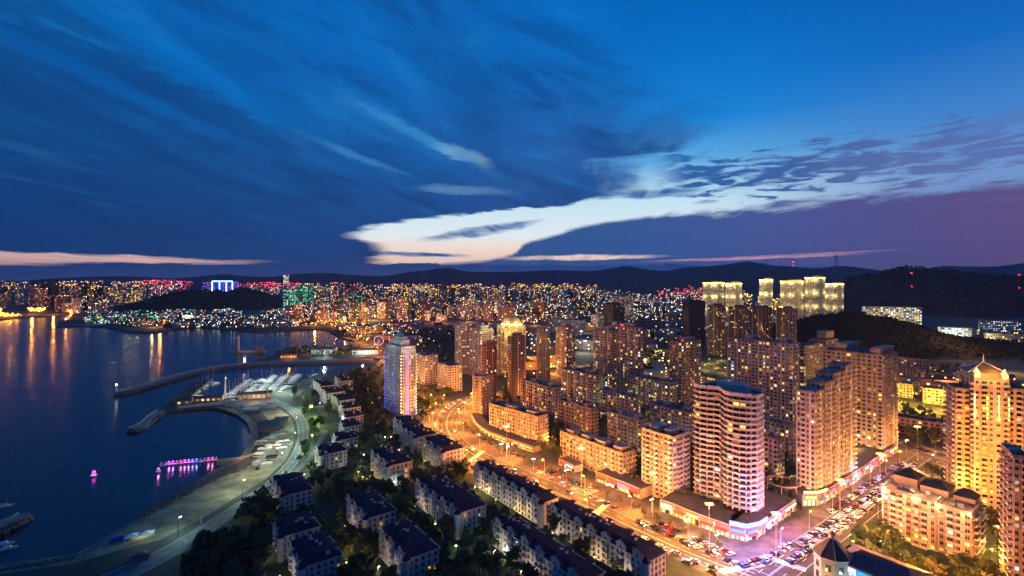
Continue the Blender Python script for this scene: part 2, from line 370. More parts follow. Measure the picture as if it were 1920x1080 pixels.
# roads: left and right kerb lines
RL = {'road_boulevard': ([(1560, 1165), (1372, 1085), (1247, 1033), (1100, 968), (1000, 925), (930, 893), (880, 868), (845, 845), (822, 815), (818, 790), (828, 768), (850, 752), (888, 738), (930, 722)],
                         [(1640, 1165), (1460, 1085), (1322, 1035), (1202, 980), (1110, 935), (1030, 900), (960, 870), (900, 845), (872, 825), (858, 805), (858, 788), (868, 772), (885, 758), (905, 750), (945, 732)]),
      'road_avenue': ([(1330, 1120), (1425, 1052), (1530, 985), (1640, 905), (1700, 862), (1720, 848)], [(1430, 1140), (1520, 1064), (1600, 1002), (1665, 950), (1725, 905), (1775, 872)]),
      'road_cross_street': ([(1560, 818), (1676, 838), (1740, 866), (1800, 882), (1920, 912), (2100, 960)], [(1560, 806), (1676, 822), (1745, 842), (1800, 858), (1920, 884), (2100, 925)]),
      'road_beach_drive': ([(120, 1110), (300, 1030), (390, 978), (450, 940), (505, 900), (541, 862), (556, 830), (558, 800), (549, 781), (532, 766), (500, 752)],
                           [(200, 1110), (335, 1040), (412, 988), (480, 942), (525, 906), (560, 866), (575, 835), (578, 803), (569, 780), (552, 764), (515, 748)]),
      'road_garden_lane': ([(500, 925), (548, 885), (580, 853), (598, 820), (606, 806)], [(507, 930), (556, 888), (590, 855), (609, 820), (616, 806)]),
      'road_harbour': ([(905, 750), (820, 758), (780, 742), (748, 700), (716, 668), (690, 646), (640, 632), (600, 612)], [(905, 741), (825, 748), (792, 737), (757, 697), (727, 664), (703, 644), (655, 628), (605, 608)]),
      'road_yellow_street': ([(1600, 742), (1680, 752), (1760, 778), (1800, 792), (1920, 824)], [(1600, 732), (1690, 738), (1770, 760), (1800, 768), (1920, 797)]),
      'road_far_avenue': ([(640, 606), (760, 607), (880, 606), (1000, 610), (1100, 622)], [(640, 602), (760, 603), (880, 602), (1000, 605), (1100, 616)]),
      'road_garden_drive': ([(330, 1085), (345, 1030), (400, 1000), (470, 990), (560, 965), (640, 940)], [(350, 1085), (362, 1036), (410, 1010), (475, 1000), (565, 975), (645, 947)]),
      'road_west_garden_drive': ([(400, 1100), (440, 1045), (500, 1015), (560, 1000)], [(425, 1100), (455, 1052), (508, 1023), (565, 1008)])}
zz = 0.10
for nme, (l, r) in RL.items():
    strip(nme, l, r, M_asph if nme not in ('road_beach_drive', 'road_garden_lane') else M_asph2, zz); zz += 0.012
# pavements beside the boulevard and avenue
strip('pavement_shops', [(1385, 1062), (1322, 1035), (1202, 980), (1110, 935), (1030, 900), (960, 870), (900, 845), (872, 825), (858, 805), (858, 788), (868, 772), (890, 756)],
      [(1430, 1020), (1370, 1012), (1240, 955), (1160, 915), (1060, 880), (1000, 852), (930, 822), (900, 806), (884, 795), (880, 785), (884, 778), (895, 765)], M_pave, 0.05)
sheet('corner_plaza', [(1385, 1064), (1322, 1035), (1300, 985), (1370, 1010), (1430, 1008), (1490, 970), (1530, 985), (1425, 1052)], M_pave, 0.062)
strip('pavement_avenue', [(1425, 1052), (1530, 985), (1640, 905), (1700, 862)], [(1395, 1030), (1500, 968), (1610, 890), (1675, 848)], M_pave, 0.075)
strip('pavement_inner', [(1247, 1036), (1100, 971), (1000, 928), (930, 896), (880, 871), (845, 848), (818, 815), (812, 790), (822, 766), (845, 748)],
      [(1225, 1040), (1080, 976), (985, 935), (915, 903), (862, 876), (826, 852), (797, 818), (790, 790), (800, 762), (825, 742)], M_pave, 0.088)
sheet('garden_lawn', [(330, 1085), (345, 1030), (400, 1000), (470, 945), (540, 890), (585, 850), (610, 800), (620, 770), (580, 745), (600, 715), (720, 700), (730, 780), (790, 800), (830, 850), (1000, 930), (1250, 1040), (1560, 1190), (1300, 1400), (300, 1400)], M_lawn, 0.02)
sheet('square_lawn', [(1480, 1060), (1600, 985), (1700, 910), (1800, 890), (1920, 915), (2200, 1000), (2200, 1400), (1650, 1400)], M_lawn, 0.025)
sheet('court_lawn', [(905, 760), (1010, 840), (1200, 925), (1310, 985), (1340, 900), (1200, 800), (1000, 750)], M_lawn, 0.016)
M_litlawn = mat('grass_painted_lit', (0.09, 0.16, 0.04), 0.95, noise=0.5, nscale=0.3, c2=(0.04, 0.08, 0.02))  # lawn copy painted brighter, lamplight put into the grass colour
sheet('lawn_painted_lit', [(556, 764), (580, 762), (600, 785), (603, 806), (588, 838), (560, 872), (530, 905), (520, 912), (562, 868), (577, 836), (580, 803), (571, 780)], M_litlawn, 0.04)
# lane markings
mb = MB()
def dashes(l, r, t, dash, gap, w, solid=False):
    a, b = smooth(l, 8), smooth(r, 8); n = len(a); a, b = resample(a, 200), resample(b, 200)
    c = resample([p.lerp(q, t) for p, q in zip(a, b)], 1200); L = sum((c[i+1]-c[i]).length for i in range(1199)); ds = L/1199
    for i in range(1199):
        s = i*ds
        if not solid and (s % (dash+gap)) > dash: continue
        d = (c[i+1]-c[i]).normalized(); e = Vector((-d.y, d.x, 0))*w/2
        mb.poly([c[i]-e, c[i+1]-e, c[i+1]+e, c[i]+e], M_paint)
for nme in ('road_boulevard', 'road_avenue', 'road_beach_drive', 'road_cross_street'):
    l, r = RL[nme]
    for t, so in (((0.04, True), (0.5, False), (0.96, True)) if nme == 'road_beach_drive' else ((0.04, True), (0.26, False), (0.48, True), (0.52, True), (0.74, False), (0.96, True))):
        dashes(l, r, t, 4, 6, 0.22 if not so else 0.16, so)
def zebra(a, b, n):                                   # crossing: bars along the driving direction
    p, q = P(*a), P(*b); d = (q-p)/n; u = Vector((-d.y, d.x, 0)).normalized()*2.0
    for i in range(n): s = p+d*(i+.2); e = p+d*(i+.75); mb.poly([s-u, e-u, e+u, s+u], M_paint)
for a, b, n in (((1350, 1073), (1430, 1058), 22), ((1440, 1046), (1512, 1070), 24), ((1688, 866), (1740, 894), 20), ((1660, 836), (1690, 850), 14), ((1112, 968), (1140, 944), 16), ((880, 866), (906, 846), 16)): zebra(a, b, n)
mb.build('road_markings', None, (0, 0, 0.24), kind='structure')

# ------------------------------------------------------------------ hills
M_hill = mat('wooded_slope', (0.045, 0.045, 0.03), 1.0, noise=0.6, nscale=0.012, c2=(0.015, 0.017, 0.013))
M_hill_far = mat('far_slope', (0.04, 0.045, 0.06), 1.0, noise=0.3, nscale=0.002, spec=0.0)
from mathutils import noise as mn
def ridge(name, pts, D0, W, m, nx=160, ny=26, rough=0.10, fs=0.01, base=0.0):
    """a real hill: ridge line surveyed as (px, py), standing at distance D0 and W deep to either side"""
    mb = MB(); k = mb.mi(m); x0, x1 = pts[0][0], pts[-1][0]; V = []
    for j in range(ny+1):
        t = -1+2*j/ny; D = D0+W*t
        for i in range(nx+1):
            px = x0+(x1-x0)*i/nx
            for (a, b) in zip(pts, pts[1:]):
                if a[0] <= px <= b[0]: u = (px-a[0])/(b[0]-a[0]); u = u*u*(3-2*u)*0.5+u*0.5; py = a[1]+(b[1]-a[1])*u; break
            h = ZT(py, D0); x = (px-960)/F*D0; s = (1-abs(t))**0.9*(1+0.35*(1-abs(t))*abs(t))
            n = mn.fractal(Vector((x*fs, D*fs, 3.1)), 0.8, 2.0, 5)
            z = h*s*(1+rough*2*n*(abs(t)*1.2+0.55)) - 3*abs(t)
            V.append((x*(1+0.0*t), D, z))
    mb.v = V
    for j in range(ny):
        for i in range(nx):
            a = j*(nx+1)+i; mb.f.append((a, a+1, a+nx+2, a+nx+1)); mb.m.append(k)
    o = mb.build(name, None, (0, 0, base), kind='structure')
    return o
ridge('mountains_far', [(-900, 524), (-200, 526), (60, 527), (110, 523), (160, 519), (240, 518), (330, 522), (385, 518), (420, 514), (460, 518), (520, 519), (560, 512), (610, 511), (660, 516), (715, 518), (780, 508), (835, 502), (880, 509), (960, 510), (1040, 508),
       (1110, 508), (1150, 503), (1175, 498), (1210, 505), (1245, 508), (1290, 500), (1350, 497), (1400, 491), (1450, 498), (1530, 503), (1580, 498), (1640, 507), (1700, 512), (1740, 503), (1770, 498), (1800, 499), (1860, 500), (1920, 495), (2300, 494), (3000, 500)], 11000, 2600, M_hill_far, 300, 20, 0.05, 0.0007)
ridge('hills_middle', [(1090, 545), (1120, 530), (1150, 518), (1180, 513), (1230, 522), (1280, 516), (1330, 508), (1400, 502), (1500, 506), (1560, 512), (1640, 530)], 6500, 1500, M_hill, 120, 20, 0.08, 0.0012)
ridge('hill_west', [(262, 577), (300, 562), (330, 549), (365, 544), (400, 546), (425, 550), (455, 541), (485, 549), (515, 562), (545, 577)], 2500, 330, M_hill, 90, 24, 0.10, 0.006)
ridge('hill_east_far', [(1560, 590), (1585, 545), (1610, 522), (1650, 511), (1700, 507), (1760, 509), (1810, 512), (1860, 519), (1920, 520), (2050, 512), (2300, 506), (2600, 530)], 2350, 620, M_hill, 200, 40, 0.10, 0.005)
ridge('hill_east_near', [(1440, 700), (1480, 625), (1510, 603), (1560, 592), (1610, 591), (1650, 597), (1700, 612), (1760, 630), (1830, 640), (1920, 648), (2050, 655), (2300, 680)], 1000, 190, M_hill, 160, 34, 0.10, 0.012)
ridge('hill_court', [(1560, 722), (1620, 706), (1700, 700), (1780, 702)], 700, 60, M_hill, 60, 12, 0.1, 0.02)
# ------------------------------------------------------------------ buildings
def wmat(n, c): return mat(n, c, 0.85, noise=0.22, nscale=0.08)
W_cream = wmat('cream_render', (0.42, 0.34, 0.28)); W_pink = wmat('rose_render', (0.36, 0.24, 0.21)); W_white = wmat('white_render', (0.55, 0.52, 0.52))
W_brown = wmat('brown_tile', (0.20, 0.12, 0.10)); W_grey = wmat('grey_render', (0.26, 0.23, 0.26)); W_red = wmat('red_brick_render', (0.28, 0.10, 0.07))
W_dark = wmat('dark_cladding', (0.10, 0.07, 0.07)); W_sand = wmat('sandstone', (0.55, 0.47, 0.40)); W_tan = wmat('tan_render', (0.43, 0.33, 0.20))
T_pale = wmat('pale_trim', (0.60, 0.53, 0.48)); T_rose = wmat('rose_trim', (0.48, 0.38, 0.34)); T_grey = wmat('grey_trim', (0.38, 0.34, 0.36))
M_roof = mat('roof_felt', (0.09, 0.085, 0.09), 0.9, noise=0.4, nscale=0.2); M_slate = mat('roof_slate', (0.018, 0.028, 0.055), 0.85, noise=0.4, nscale=0.6, spec=.15)
M_bluero = mat('blue_roof_sheet', (0.03, 0.12, 0.22), 0.5, noise=0.3, nscale=0.3); M_redro = mat('red_roof_sheet', (0.25, 0.05, 0.03), 0.6, noise=0.3, nscale=0.3)
M_glass = mat('window_glass', (0.02, 0.025, 0.035), 0.12, spec=0.7)
M_frame = mat('window_frame', (0.5, 0.47, 0.45), 0.6)
L_warm = mat('lit_window_warm', (0.3, 0.2, 0.1), 0.6, emit=lin(255, 190, 86), estr=1.35, rnd=True)
L_yel = mat('lit_window_yellow', (0.3, 0.25, 0.1), 0.6, emit=lin(255, 214, 84), estr=1.6, rnd=True)
L_wht = mat('lit_window_white', (0.3, 0.3, 0.3), 0.6, emit=lin(255, 236, 204), estr=1.6, rnd=True)
L_cool = mat('lit_window_cool', (0.2, 0.3, 0.3), 0.6, emit=lin(206, 236, 240), estr=1.2, rnd=True)
L_dim = mat('dim_window', (0.2, 0.12, 0.08), 0.6, emit=lin(190, 110, 60), estr=0.45, rnd=True)
E_red = mat('red_beacon', (0.3, 0, 0), 0.5, emit=lin(255, 40, 50), estr=9)
E_blue = mat('blue_tube', (0, 0, 0.3), 0.5, emit=lin(40, 80, 255), estr=3.5)
E_gold = mat('gold_floodlight', (0.4, 0.3, 0.1), 0.5, emit=lin(255, 206, 90), estr=6)
E_white = mat('white_lamp', (0.6, 0.6, 0.6), 0.5, emit=lin(255, 240, 214), estr=14)
E_white2 = mat('facade_lamp', (.6, .6, .6), .5, emit=lin(255, 244, 214), estr=4)
E_green = mat('green_lamp', (0, 0.3, 0.1), 0.5, emit=lin(60, 255, 130), estr=7)
E_mag = mat('magenta_lamp', (0.3, 0, 0.3), 0.5, emit=lin(240, 60, 255), estr=5)
E_orange = mat('orange_lamp', (0.4, 0.2, 0.05), 0.5, emit=lin(255, 158, 56), estr=22)
LITS = [L_warm, L_warm, L_yel, L_wht, L_cool, L_dim, L_dim]
FOOT = []
AXA, AXB = Vector((-0.596, 0.803, 0)), Vector((0.803, 0.596, 0))
CAMXY = Vector((0, 0, 0))
LIGHTS = 0
def light(loc, power, c, r=0.6, kind='POINT', rot=None, parent=None, spot=2.6, size=None):
    global LIGHTS; LIGHTS += 1
    d = bpy.data.lights.new('lamp_and_fill_light', kind); d.energy = power; d.specular_factor = 0.6; d.color = c[:3]
    if kind == 'AREA': d.shape = 'RECTANGLE'; d.size, d.size_y = size
    else: d.shadow_soft_size = r
    if kind == 'SPOT': d.spot_size = spot; d.spot_blend = 0.6
    o = bpy.data.objects.new('lamp_and_fill_light', d); col.objects.link(o); o.location = loc
    if rot: o.rotation_euler = rot
    if parent: o.parent = parent
    return o
OR = (1.0, 0.32, 0.05); WARM = (1.0, 0.72, 0.38); YEL = (1.0, 0.78, 0.28); WHT = (1.0, 0.93, 0.82); COOL = (0.72, 0.92, 1.0)

WP = {}
def window_proto(w, h, pane):
    """one window: frame with a mullion and a pane, standing on its sill line, facing -y"""
    k = (round(w, 1), round(h, 1), pane.name)
    if k not in WP:
        mb = MB(); mb.poly([(-w/2, -0.02, 0), (w/2, -0.02, 0), (w/2, -0.02, h), (-w/2, -0.02, h)], pane)
        t = 0.07
        for x in (-w/2+t/2, 0, w/2-t/2): mb.box((x, -0.05, 0), (t, 0.05, h), M_frame)
        mb.box((0, -0.055, h*0.68), (w-2*t, 0.05, t), M_frame)
        WP[k] = mb.mesh('window')
    return WP[k]
def building(name, label, poly, h, wall=W_cream, trim=T_pale, fh=3.0, bw=3.3, lit=0.3, lits=None, detail=1, bal='', ww=0.55, wh=1.55, roof=M_roof,
             z0=0.0, cat='apartment block', group=None, pent=(), rec=0.35, sill=0.85, parapet=1.1, beacon=0, proud=0.0, pier=1, seed=None, root=None, tanks=2, maxwin=100, skip_lit_below=0):
    rnd = random.Random(seed if seed is not None else name+label)
    lits = lits or LITS
    poly = [Vector((p[0], p[1], 0)) for p in poly]; FOOT.append(poly)
    c = sum(poly, Vector())/len(poly)
    if root is None: root = thing(name, label, cat, (c.x, c.y, z0), group=group); org = c; oz = 0.0
    else: org = Vector((root.location.x, root.location.y, 0)); oz = z0-root.location.z
    L = [p-org for p in poly]; n = len(L); nf = max(int(round(h/fh)), 1); fh = h/nf
    mb = MB(); rf = MB(); bl = MB(); wn = MB(); ac = MB(); wins = []
    for i in range(n):
        p, q = L[i], L[(i+1) % n]; d = (q-p); ln = d.length
        if ln < 0.5: continue
        d /= ln; nr = Vector((d.y, -d.x, 0)); mid = (p+q)/2+org
        vis = nr.dot((CAMXY-mid).normalized()) > -0.12
        up = Vector((0, 0, 1))
        def rect(s0, s1, za, zb, off, m, b=mb):
            a_, b_ = p+d*s0+nr*off, p+d*s1+nr*off
            b.poly([(a_.x, a_.y, oz+za), (b_.x, b_.y, oz+za), (b_.x, b_.y, oz+zb), (a_.x, a_.y, oz+zb)], m)
        def slab(s0, s1, za, zb, o0, o1, m, b=mb, ends=True):   # a box standing out of the wall
            A = [p+d*s0+nr*o0, p+d*s0+nr*o1, p+d*s1+nr*o1, p+d*s1+nr*o0]
            A = [A[0], A[1], A[2], A[3]]
            b.hexa([(v.x, v.y, oz+za) for v in A], [(v.x, v.y, oz+zb) for v in A], m)
        if not vis:
            rect(0, ln, 0, h+parapet, 0, wall); continue
        nb = max(int(round(ln/bw)), 1); w = ln/nb
        rect(0, ln, 0, h, -rec, wall)
        # spandrels between the floors, piers between the bays
        for f in range(nf+1):
            za = 0 if f == 0 else (f-1)*fh+sill+wh; zb = f*fh+sill if f < nf else h+parapet
            slab(0, ln, za, zb, -rec, 0.0, trim if (pier == 2) else wall)
        pw = w*(1-ww)
        wv = [min(.92, ww*(1.22, .74, 1.04, .86)[(k+i) % 4]) if ww < .8 else ww for k in range(nb)]; edges = []
        for k in range(nb): edges.append((k*w+w*(1-wv[k])/2, (k+1)*w-w*(1-wv[k])/2))
        for k in range(nb+1):
            s0 = 0 if k == 0 else edges[k-1][1]; s1 = ln if k == nb else edges[k][0]
            if s1-s0 > 0.05: slab(s0, s1, 0, h, -rec, 0.025+proud, wall if (k % 3 or trim is wall) else trim)
        pat = bal if bal else 'w'
        for k in range(nb):
            ch = pat[k % len(pat)]; s0, s1 = edges[k]
            for f in range(nf):
                zz0, zz1 = f*fh+sill, f*fh+sill+wh
                if ch == 'b':                                     # balcony: slab and parapet standing out
                    e0, e1 = k*w+0.12, (k+1)*w-0.12
                    slab(e0, e1, f*fh-0.12, f*fh+0.1, 0.03, 1.35, trim, bl); slab(e0, e1, f*fh+0.1, f*fh+1.0, 1.25, 1.37, trim, bl)
                    slab(e0, e0+0.12, f*fh+0.1, f*fh+1.0, 0.03, 1.25, trim, bl); slab(e1-0.12, e1, f*fh+0.1, f*fh+1.0, 0.03, 1.25, trim, bl)
                if ch == 'x': continue
                if detail == 2 and ch == 'w' and rnd.random() < .45 and cat != 'mansion block':   # air conditioner under the sill
                    e0 = rnd.uniform(s0, max(s1-.9, s0)); slab(e0, e0+.85, f*fh+.12, f*fh+.7, .03, .4, T_pale if rnd.random() < .6 else W_grey, ac)
                pane = rnd.choice(lits) if (rnd.random() < lit and f >= skip_lit_below) else M_glass
                if ch == 'c' : pane = E_blue
                m_ = p+d*((s0+s1)/2)-nr*(rec-0.03)
                dist = (m_+org+Vector((0, 0, H-zz0-z0))*1.0).length
                wins.append((dist, m_, s0, s1, zz0, zz1, pane, d, nr))
    if detail == 2:
        wins.sort(key=lambda t: t[0])
        for (_, m_, s0, s1, za, zb, pane, d, nr) in wins[:maxwin]:
            o = link('window', window_proto(s1-s0, zb-za, pane), root, (m_.x, m_.y, oz+za), math.atan2(d.y, d.x))
        rest = wins[maxwin:]
    else: rest = wins
    tgt = wn if detail == 2 else mb
    for (_, m_, s0, s1, za, zb, pane, d, nr) in rest:
        hw = (s1-s0)/2; a_, b_ = m_-d*hw, m_+d*hw
        if pane is M_glass and detail < 2 or pane is not M_glass or True:
            tgt.poly([(a_.x, a_.y, oz+za), (b_.x, b_.y, oz+za), (b_.x, b_.y, oz+zb), (a_.x, a_.y, oz+zb)], pane)
    mb.build('wall', root)
    if wn.f: wn.build('upper_windows', root, kind='stuff')
    if ac.f: ac.build('air_conditioners', root, kind='stuff')
    if bl.f: bl.build('balcony_rows', root, kind='stuff')
    rf.poly([(v.x, v.y, oz+h+0.1) for v in L], roof)
    for i in range(n):                                            # inner face and coping of the parapet
        p, q = L[i], L[(i+1) % n]; d = q-p
        if d.length < 0.5 or parapet < 0.2: continue
        d.normalize(); nr = Vector((d.y, -d.x, 0)); A = [p-nr*0.3, p, q, q-nr*0.3]
        rf.hexa([(v.x, v.y, oz+h+0.1) for v in A], [(v.x, v.y, oz+h+parapet+0.06) for v in A], trim)
    ro = rf.build('roof', root)
    # roof-top structures
    if len(L) >= 4:
        u, v = L[1]-L[0], L[-1]-L[0]
        for (fu, fv, su, sv, ph) in pent:
            q = L[0]+u*fu+v*fv; b = MB(); A = [q, q+u*su, q+u*su+v*sv, q+v*sv]
            b.hexa([(t.x, t.y, oz+h+0.12) for t in A], [(t.x, t.y, oz+h+ph) for t in A], wall)
            mgx = [q+(t-q)*1.0 for t in A]; cc = sum(A, Vector())/4
            B = [cc+(t-cc)*1.06 for t in A]; b.hexa([(t.x, t.y, oz+h+ph) for t in B], [(t.x, t.y, oz+h+ph+0.35) for t in B], trim)
            b.build('penthouse', ro)
        for _ in range(tanks if detail < 2 or not tanks else 8):
            q = L[0]+u*rnd.uniform(.12, .85)+v*rnd.uniform(.2, .8); b = MB()
            b.box((q.x, q.y, oz+h+0.1), (rnd.uniform(1, 2.2), rnd.uniform(1, 2), rnd.uniform(.8, 1.8)), trim, ax=(AXA.x, AXA.y)); b.build('roof_tank', ro)
        for k in range(beacon):
            q = L[0]+u*rnd.uniform(.05, .95)+v*rnd.uniform(.1, .9); b = MB(); b.box((q.x, q.y, oz+h+1.3), (.9, .9, .8), E_red); b.build('beacon', ro)
    return root
def geo(xc, yb, yt, xl, xr, ang=0.0, La=None, Lb=None):
    """rectangle whose nearest corner stands at (xc, yb): footprint and height from the survey"""
    ca, sa = math.cos(R(ang)), math.sin(R(ang)); rot = lambda v: Vector((v.x*ca-v.y*sa, v.x*sa+v.y*ca, 0))
    a, b = rot(AXA), rot(AXB); C = P(xc, yb); kl, kr = (xl-960)/F, (xr-960)/F
    la = La if La else (kl*C.y-C.x)/(a.x-kl*a.y); lb = Lb if Lb else (kr*C.y-C.x)/(b.x-kr*b.y)
    la = min(abs(la), 185); lb = min(abs(lb), 90)
    h = H*(yb-yt)/(yb-HY)
    return [C, C+b*lb, C+b*lb+a*la, C+a*la], h, a, b, la, lb

# --- near and middle buildings: (corner x, base y, top y, left x, right x) surveyed, then look
def B(name, label, g5, ang=0.0, La=None, Lb=None, **k):
    poly, h, a, b, la, lb = geo(*g5, ang=ang, La=La, Lb=Lb)
    return building(name, label, poly, h, **k), poly, h
COURT = 'slab blocks filling the court behind the boulevard'
B('apartment_block', 'long orange lit block of eight storeys behind the boulevard shops with red signs', (1168, 907, 852, 1050, 1191), wall=W_tan, trim=T_rose, bal='wbwb', lit=.16, detail=2, pent=((.2, .05, .6, .12, 2.6), (.2, .3, .6, .12, 2.6), (.2, .55, .6, .12, 2.6), (.2, .8, .6, .12, 2.6)), roof=M_slate)
B('apartment_block', 'lower block at the outside of the road bend, orange front above a curved arcade', (1008, 838, 783, 917, 1027), ang=6, wall=W_tan, trim=T_rose, bal='wbwb', lit=.2, detail=2, pent=((.2, .1, .6, .15, 2.6), (.2, .5, .6, .15, 2.6)))
B('apartment_tower', 'slim rose tower standing at the tip of the road bend', (905, 786, 708, 886, 921), ang=20, wall=W_pink, trim=T_rose, lit=.1, detail=2, bal='wb', cat='tower', pent=((.2, .2, .5, .5, 3),))
B('apartment_tower', 'tall red brown tower with a red lit crown behind the slim rose tower', (912, 764, 652, 902, 931), ang=20, wall=W_red, trim=T_rose, lit=.08, cat='tower', pent=((.1, .1, .8, .8, 6),), bw=3.6)
B('apartment_tower', 'orange lit corner tower with blue roof tanks between the shop row and the curved tower', (1262, 944, 822, 1203, 1281), wall=W_tan, trim=T_pale, lit=.1, detail=2, bal='wbwbw', cat='tower', pent=((.15, .15, .5, .2, 3), (.15, .55, .5, .3, 3)), roof=M_slate, pier=2, Lb=17)
# curved tower of the plaza corner
def curved_tower():
    C = P(1408, 985); a, b = AXA, AXB; pts = []
    # left wing, hollow, and the bulging bay towards the corner
    prof = [(0.0, 0.0), (1.5, -1.9), (4.5, -3.4), (8, -4.0), (11.5, -3.4), (14.5, -1.6), (16.5, 1.8), (19.5, 3.0), (23, 2.4), (26, 0.6), (30, -0.4), (34, 0.6)]
    for s, t in prof: pts.append(C+a*s+b*t)
    pts = pts[::-1]                                             # runs left to right seen from the street
    poly = pts+[C+b*4+a*(-1.6), C+b*12+a*(-1.0), C+b*17+a*2, C+b*19+a*10, C+b*19+a*34]
    h = 68.0
    root = building('apartment_tower', 'pale curved corner tower with bulging balcony front over the blue lit plaza', poly, h, wall=W_white, trim=T_pale, fh=3.0, bw=3.1, lit=.13, detail=2, ww=.84, wh=1.75, pier=2, cat='tower', proud=.06, rec=1.0, seed=5, tanks=0, bal='w', maxwin=100)
    o = Vector((root.location.x, root.location.y, 0)); mb = MB()
    for z in [i*3.0 for i in range(1, 23)]:                      # projecting balcony slabs follow the curve
        for (p, q) in zip(pts[:-1], pts[1:]):
            p, q = p-o, q-o; d = (q-p).normalized(); n = Vector((d.y, -d.x, 0))
            A = [p, p+n*1.3, q+n*1.3, q]; mb.hexa([(v.x, v.y, z-.1) for v in A], [(v.x, v.y, z+.12) for v in A], T_pale)
            A = [p+n*1.2, p+n*1.3, q+n*1.3, q+n*1.2]; mb.hexa([(v.x, v.y, z+.12) for v in A], [(v.x, v.y, z+.6) for v in A], T_pale)
    mb.build('balcony_slabs', root, kind='stuff')
    mb = MB()                                                     # curved crown wall on the roof
    R0 = [C+a*s+b*t for s, t in ((6, 6), (10, 4.5), (16, 4.5), (23, 6), (23, 12), (6, 12))]; R0 = [p-o for p in R0]
    mb.hexa([(p.x, p.y, h+.1) for p in R0], [(p.x, p.y, h+4.4) for p in R0], T_pale); mb.build('penthouse', root)
    mb = MB()
    for (p, q) in zip(pts[:-1], pts[1:]):
        p, q = p-o, q-o; d = (q-p).normalized(); n = Vector((d.y, -d.x, 0)); A = [p-n*.2, p+n*1.0, q+n*1.0, q-n*.2]
        mb.hexa([(v.x, v.y, h+.4) for v in A], [(v.x, v.y, h+2.2) for v in A], T_pale)
    mb.build('cornice', root)
curved_tower()
# stepped orange tower at the avenue
def stepped_tower():
    poly, h, a, b, la, lb = geo(1528, 945, 738, 1493, 1600); C = poly[0]; root = None
    for i, (s0, s1, hh) in enumerate(((0, .22, h), (.22, .45, h+4), (.45, .75, h+8), (.75, 1.0, h+11))):
        q = [C+b*lb*s0, C+b*lb*s1, C+b*lb*s1+a*la, C+b*lb*s0+a*la]
        off = a*(-0.9 if i % 2 else 0.0)
        q[0] += off; q[1] += off
        root = building('apartment_tower', 'orange tower with a stepped roof beside the avenue, above the yellow curved shop corner', q, hh, wall=W_tan, trim=T_pale, fh=3.0, bw=2.9, lit=.20, lits=[L_warm, L_warm, L_wht, L_yel, L_dim], detail=2, bal='wbw', cat='tower', root=root, maxwin=25, seed=i+11, tanks=1)
stepped_tower()
B('apartment_tower', 'tall slab tower with bright orange end wall above the avenue, purple grey front', (1655, 862, 668, 1541, 1683), wall=W_tan, trim=T_rose, lit=.22, detail=2, bal='wwb', cat='tower', pent=((.05, .05, .9, .15, 5), (.1, .6, .8, .2, 6)), maxwin=100)
B('apartment_tower', 'wide purple grey slab tower with scattered lit windows in the middle of the court', (1487, 818, 646, 1364, 1500), wall=W_grey, trim=T_grey, lit=.26, bal='wbw', cat='tower', pent=((.1, .1, .8, .1, 4), (.1, .6, .8, .12, 4)))
B('apartment_tower', 'narrow orange lit wing standing just right of the wide purple grey slab tower', (1508, 800, 650, 1490, 1540), wall=W_tan, trim=T_rose, lit=.25, cat='tower')
B('apartment_tower', 'rose tower with a raised roof block behind the slab towers, below the near hill', (1550, 770, 640, 1517, 1571), wall=W_pink, trim=T_rose, lit=.15, cat='tower', pent=((.1, .1, .7, .5, 9),), bal='wb')
MID = [ # name, label, survey, wall, trim, lit, extra
 ('slab block of ten storeys nearest the rose tower, first of the court rows', (1040, 792, 729, 976, 1057), W_grey, T_rose, .17, 'wbw', 2),
 ('slab block just right of the ten storey one, lit windows in its middle floors', (1108, 824, 768, 1046, 1121), W_pink, T_rose, .16, 'wb', 2),
 ('slab block with a blue roof edge, in front of the twin wide tower', (1117, 764, 705, 1053, 1132), W_grey, T_rose, .24, 'wbw', 1),
 ('slab block in the centre of the court with a red tinted gable', (1188, 802, 746, 1125, 1201), W_grey, T_rose, .26, 'wb', 2),
 ('slab block with a tan gable between the two wide towers', (1257, 777, 719, 1182, 1269), W_grey, T_rose, .2, 'wbw', 1),
 ('slab block half hidden by the orange corner tower, blue grey roof', (1202, 856, 790, 1139, 1216), W_grey, T_grey, .2, 'wb', 2),
 ('slab block behind the orange corner tower, dark with few lit flats', (1292, 842, 776, 1220, 1313), W_grey, T_grey, .18, 'wbw', 2),
 ('small lit block peeking out right of the curved corner tower', (1458, 908, 826, 1424, 1471), W_pink, T_rose, .2, 'wb', 1),
 ('yellow lit block by the bright yellow street in the middle of the court', (1355, 748, 712, 1312, 1367), W_tan, T_rose, .35, 'w', 1),
 ('dark block filling the gap behind the wide purple grey slab tower', (1370, 812, 762, 1318, 1384), W_grey, T_grey, .22, 'wb', 1),
 ('dark block seen between the curved tower and the stepped orange tower', (1480, 868, 800, 1420, 1492), W_grey, T_grey, .25, 'wb', 1),
]
for lab, g5, wl_, tr_, li, bl_, de in MID:
    B('apartment_block', lab, g5, wall=wl_, trim=tr_, lit=li, bal=bl_, detail=de, maxwin=60, group=None, pent=((.2, .12, .5, .12, 2.8), (.2, .6, .5, .12, 2.8)))
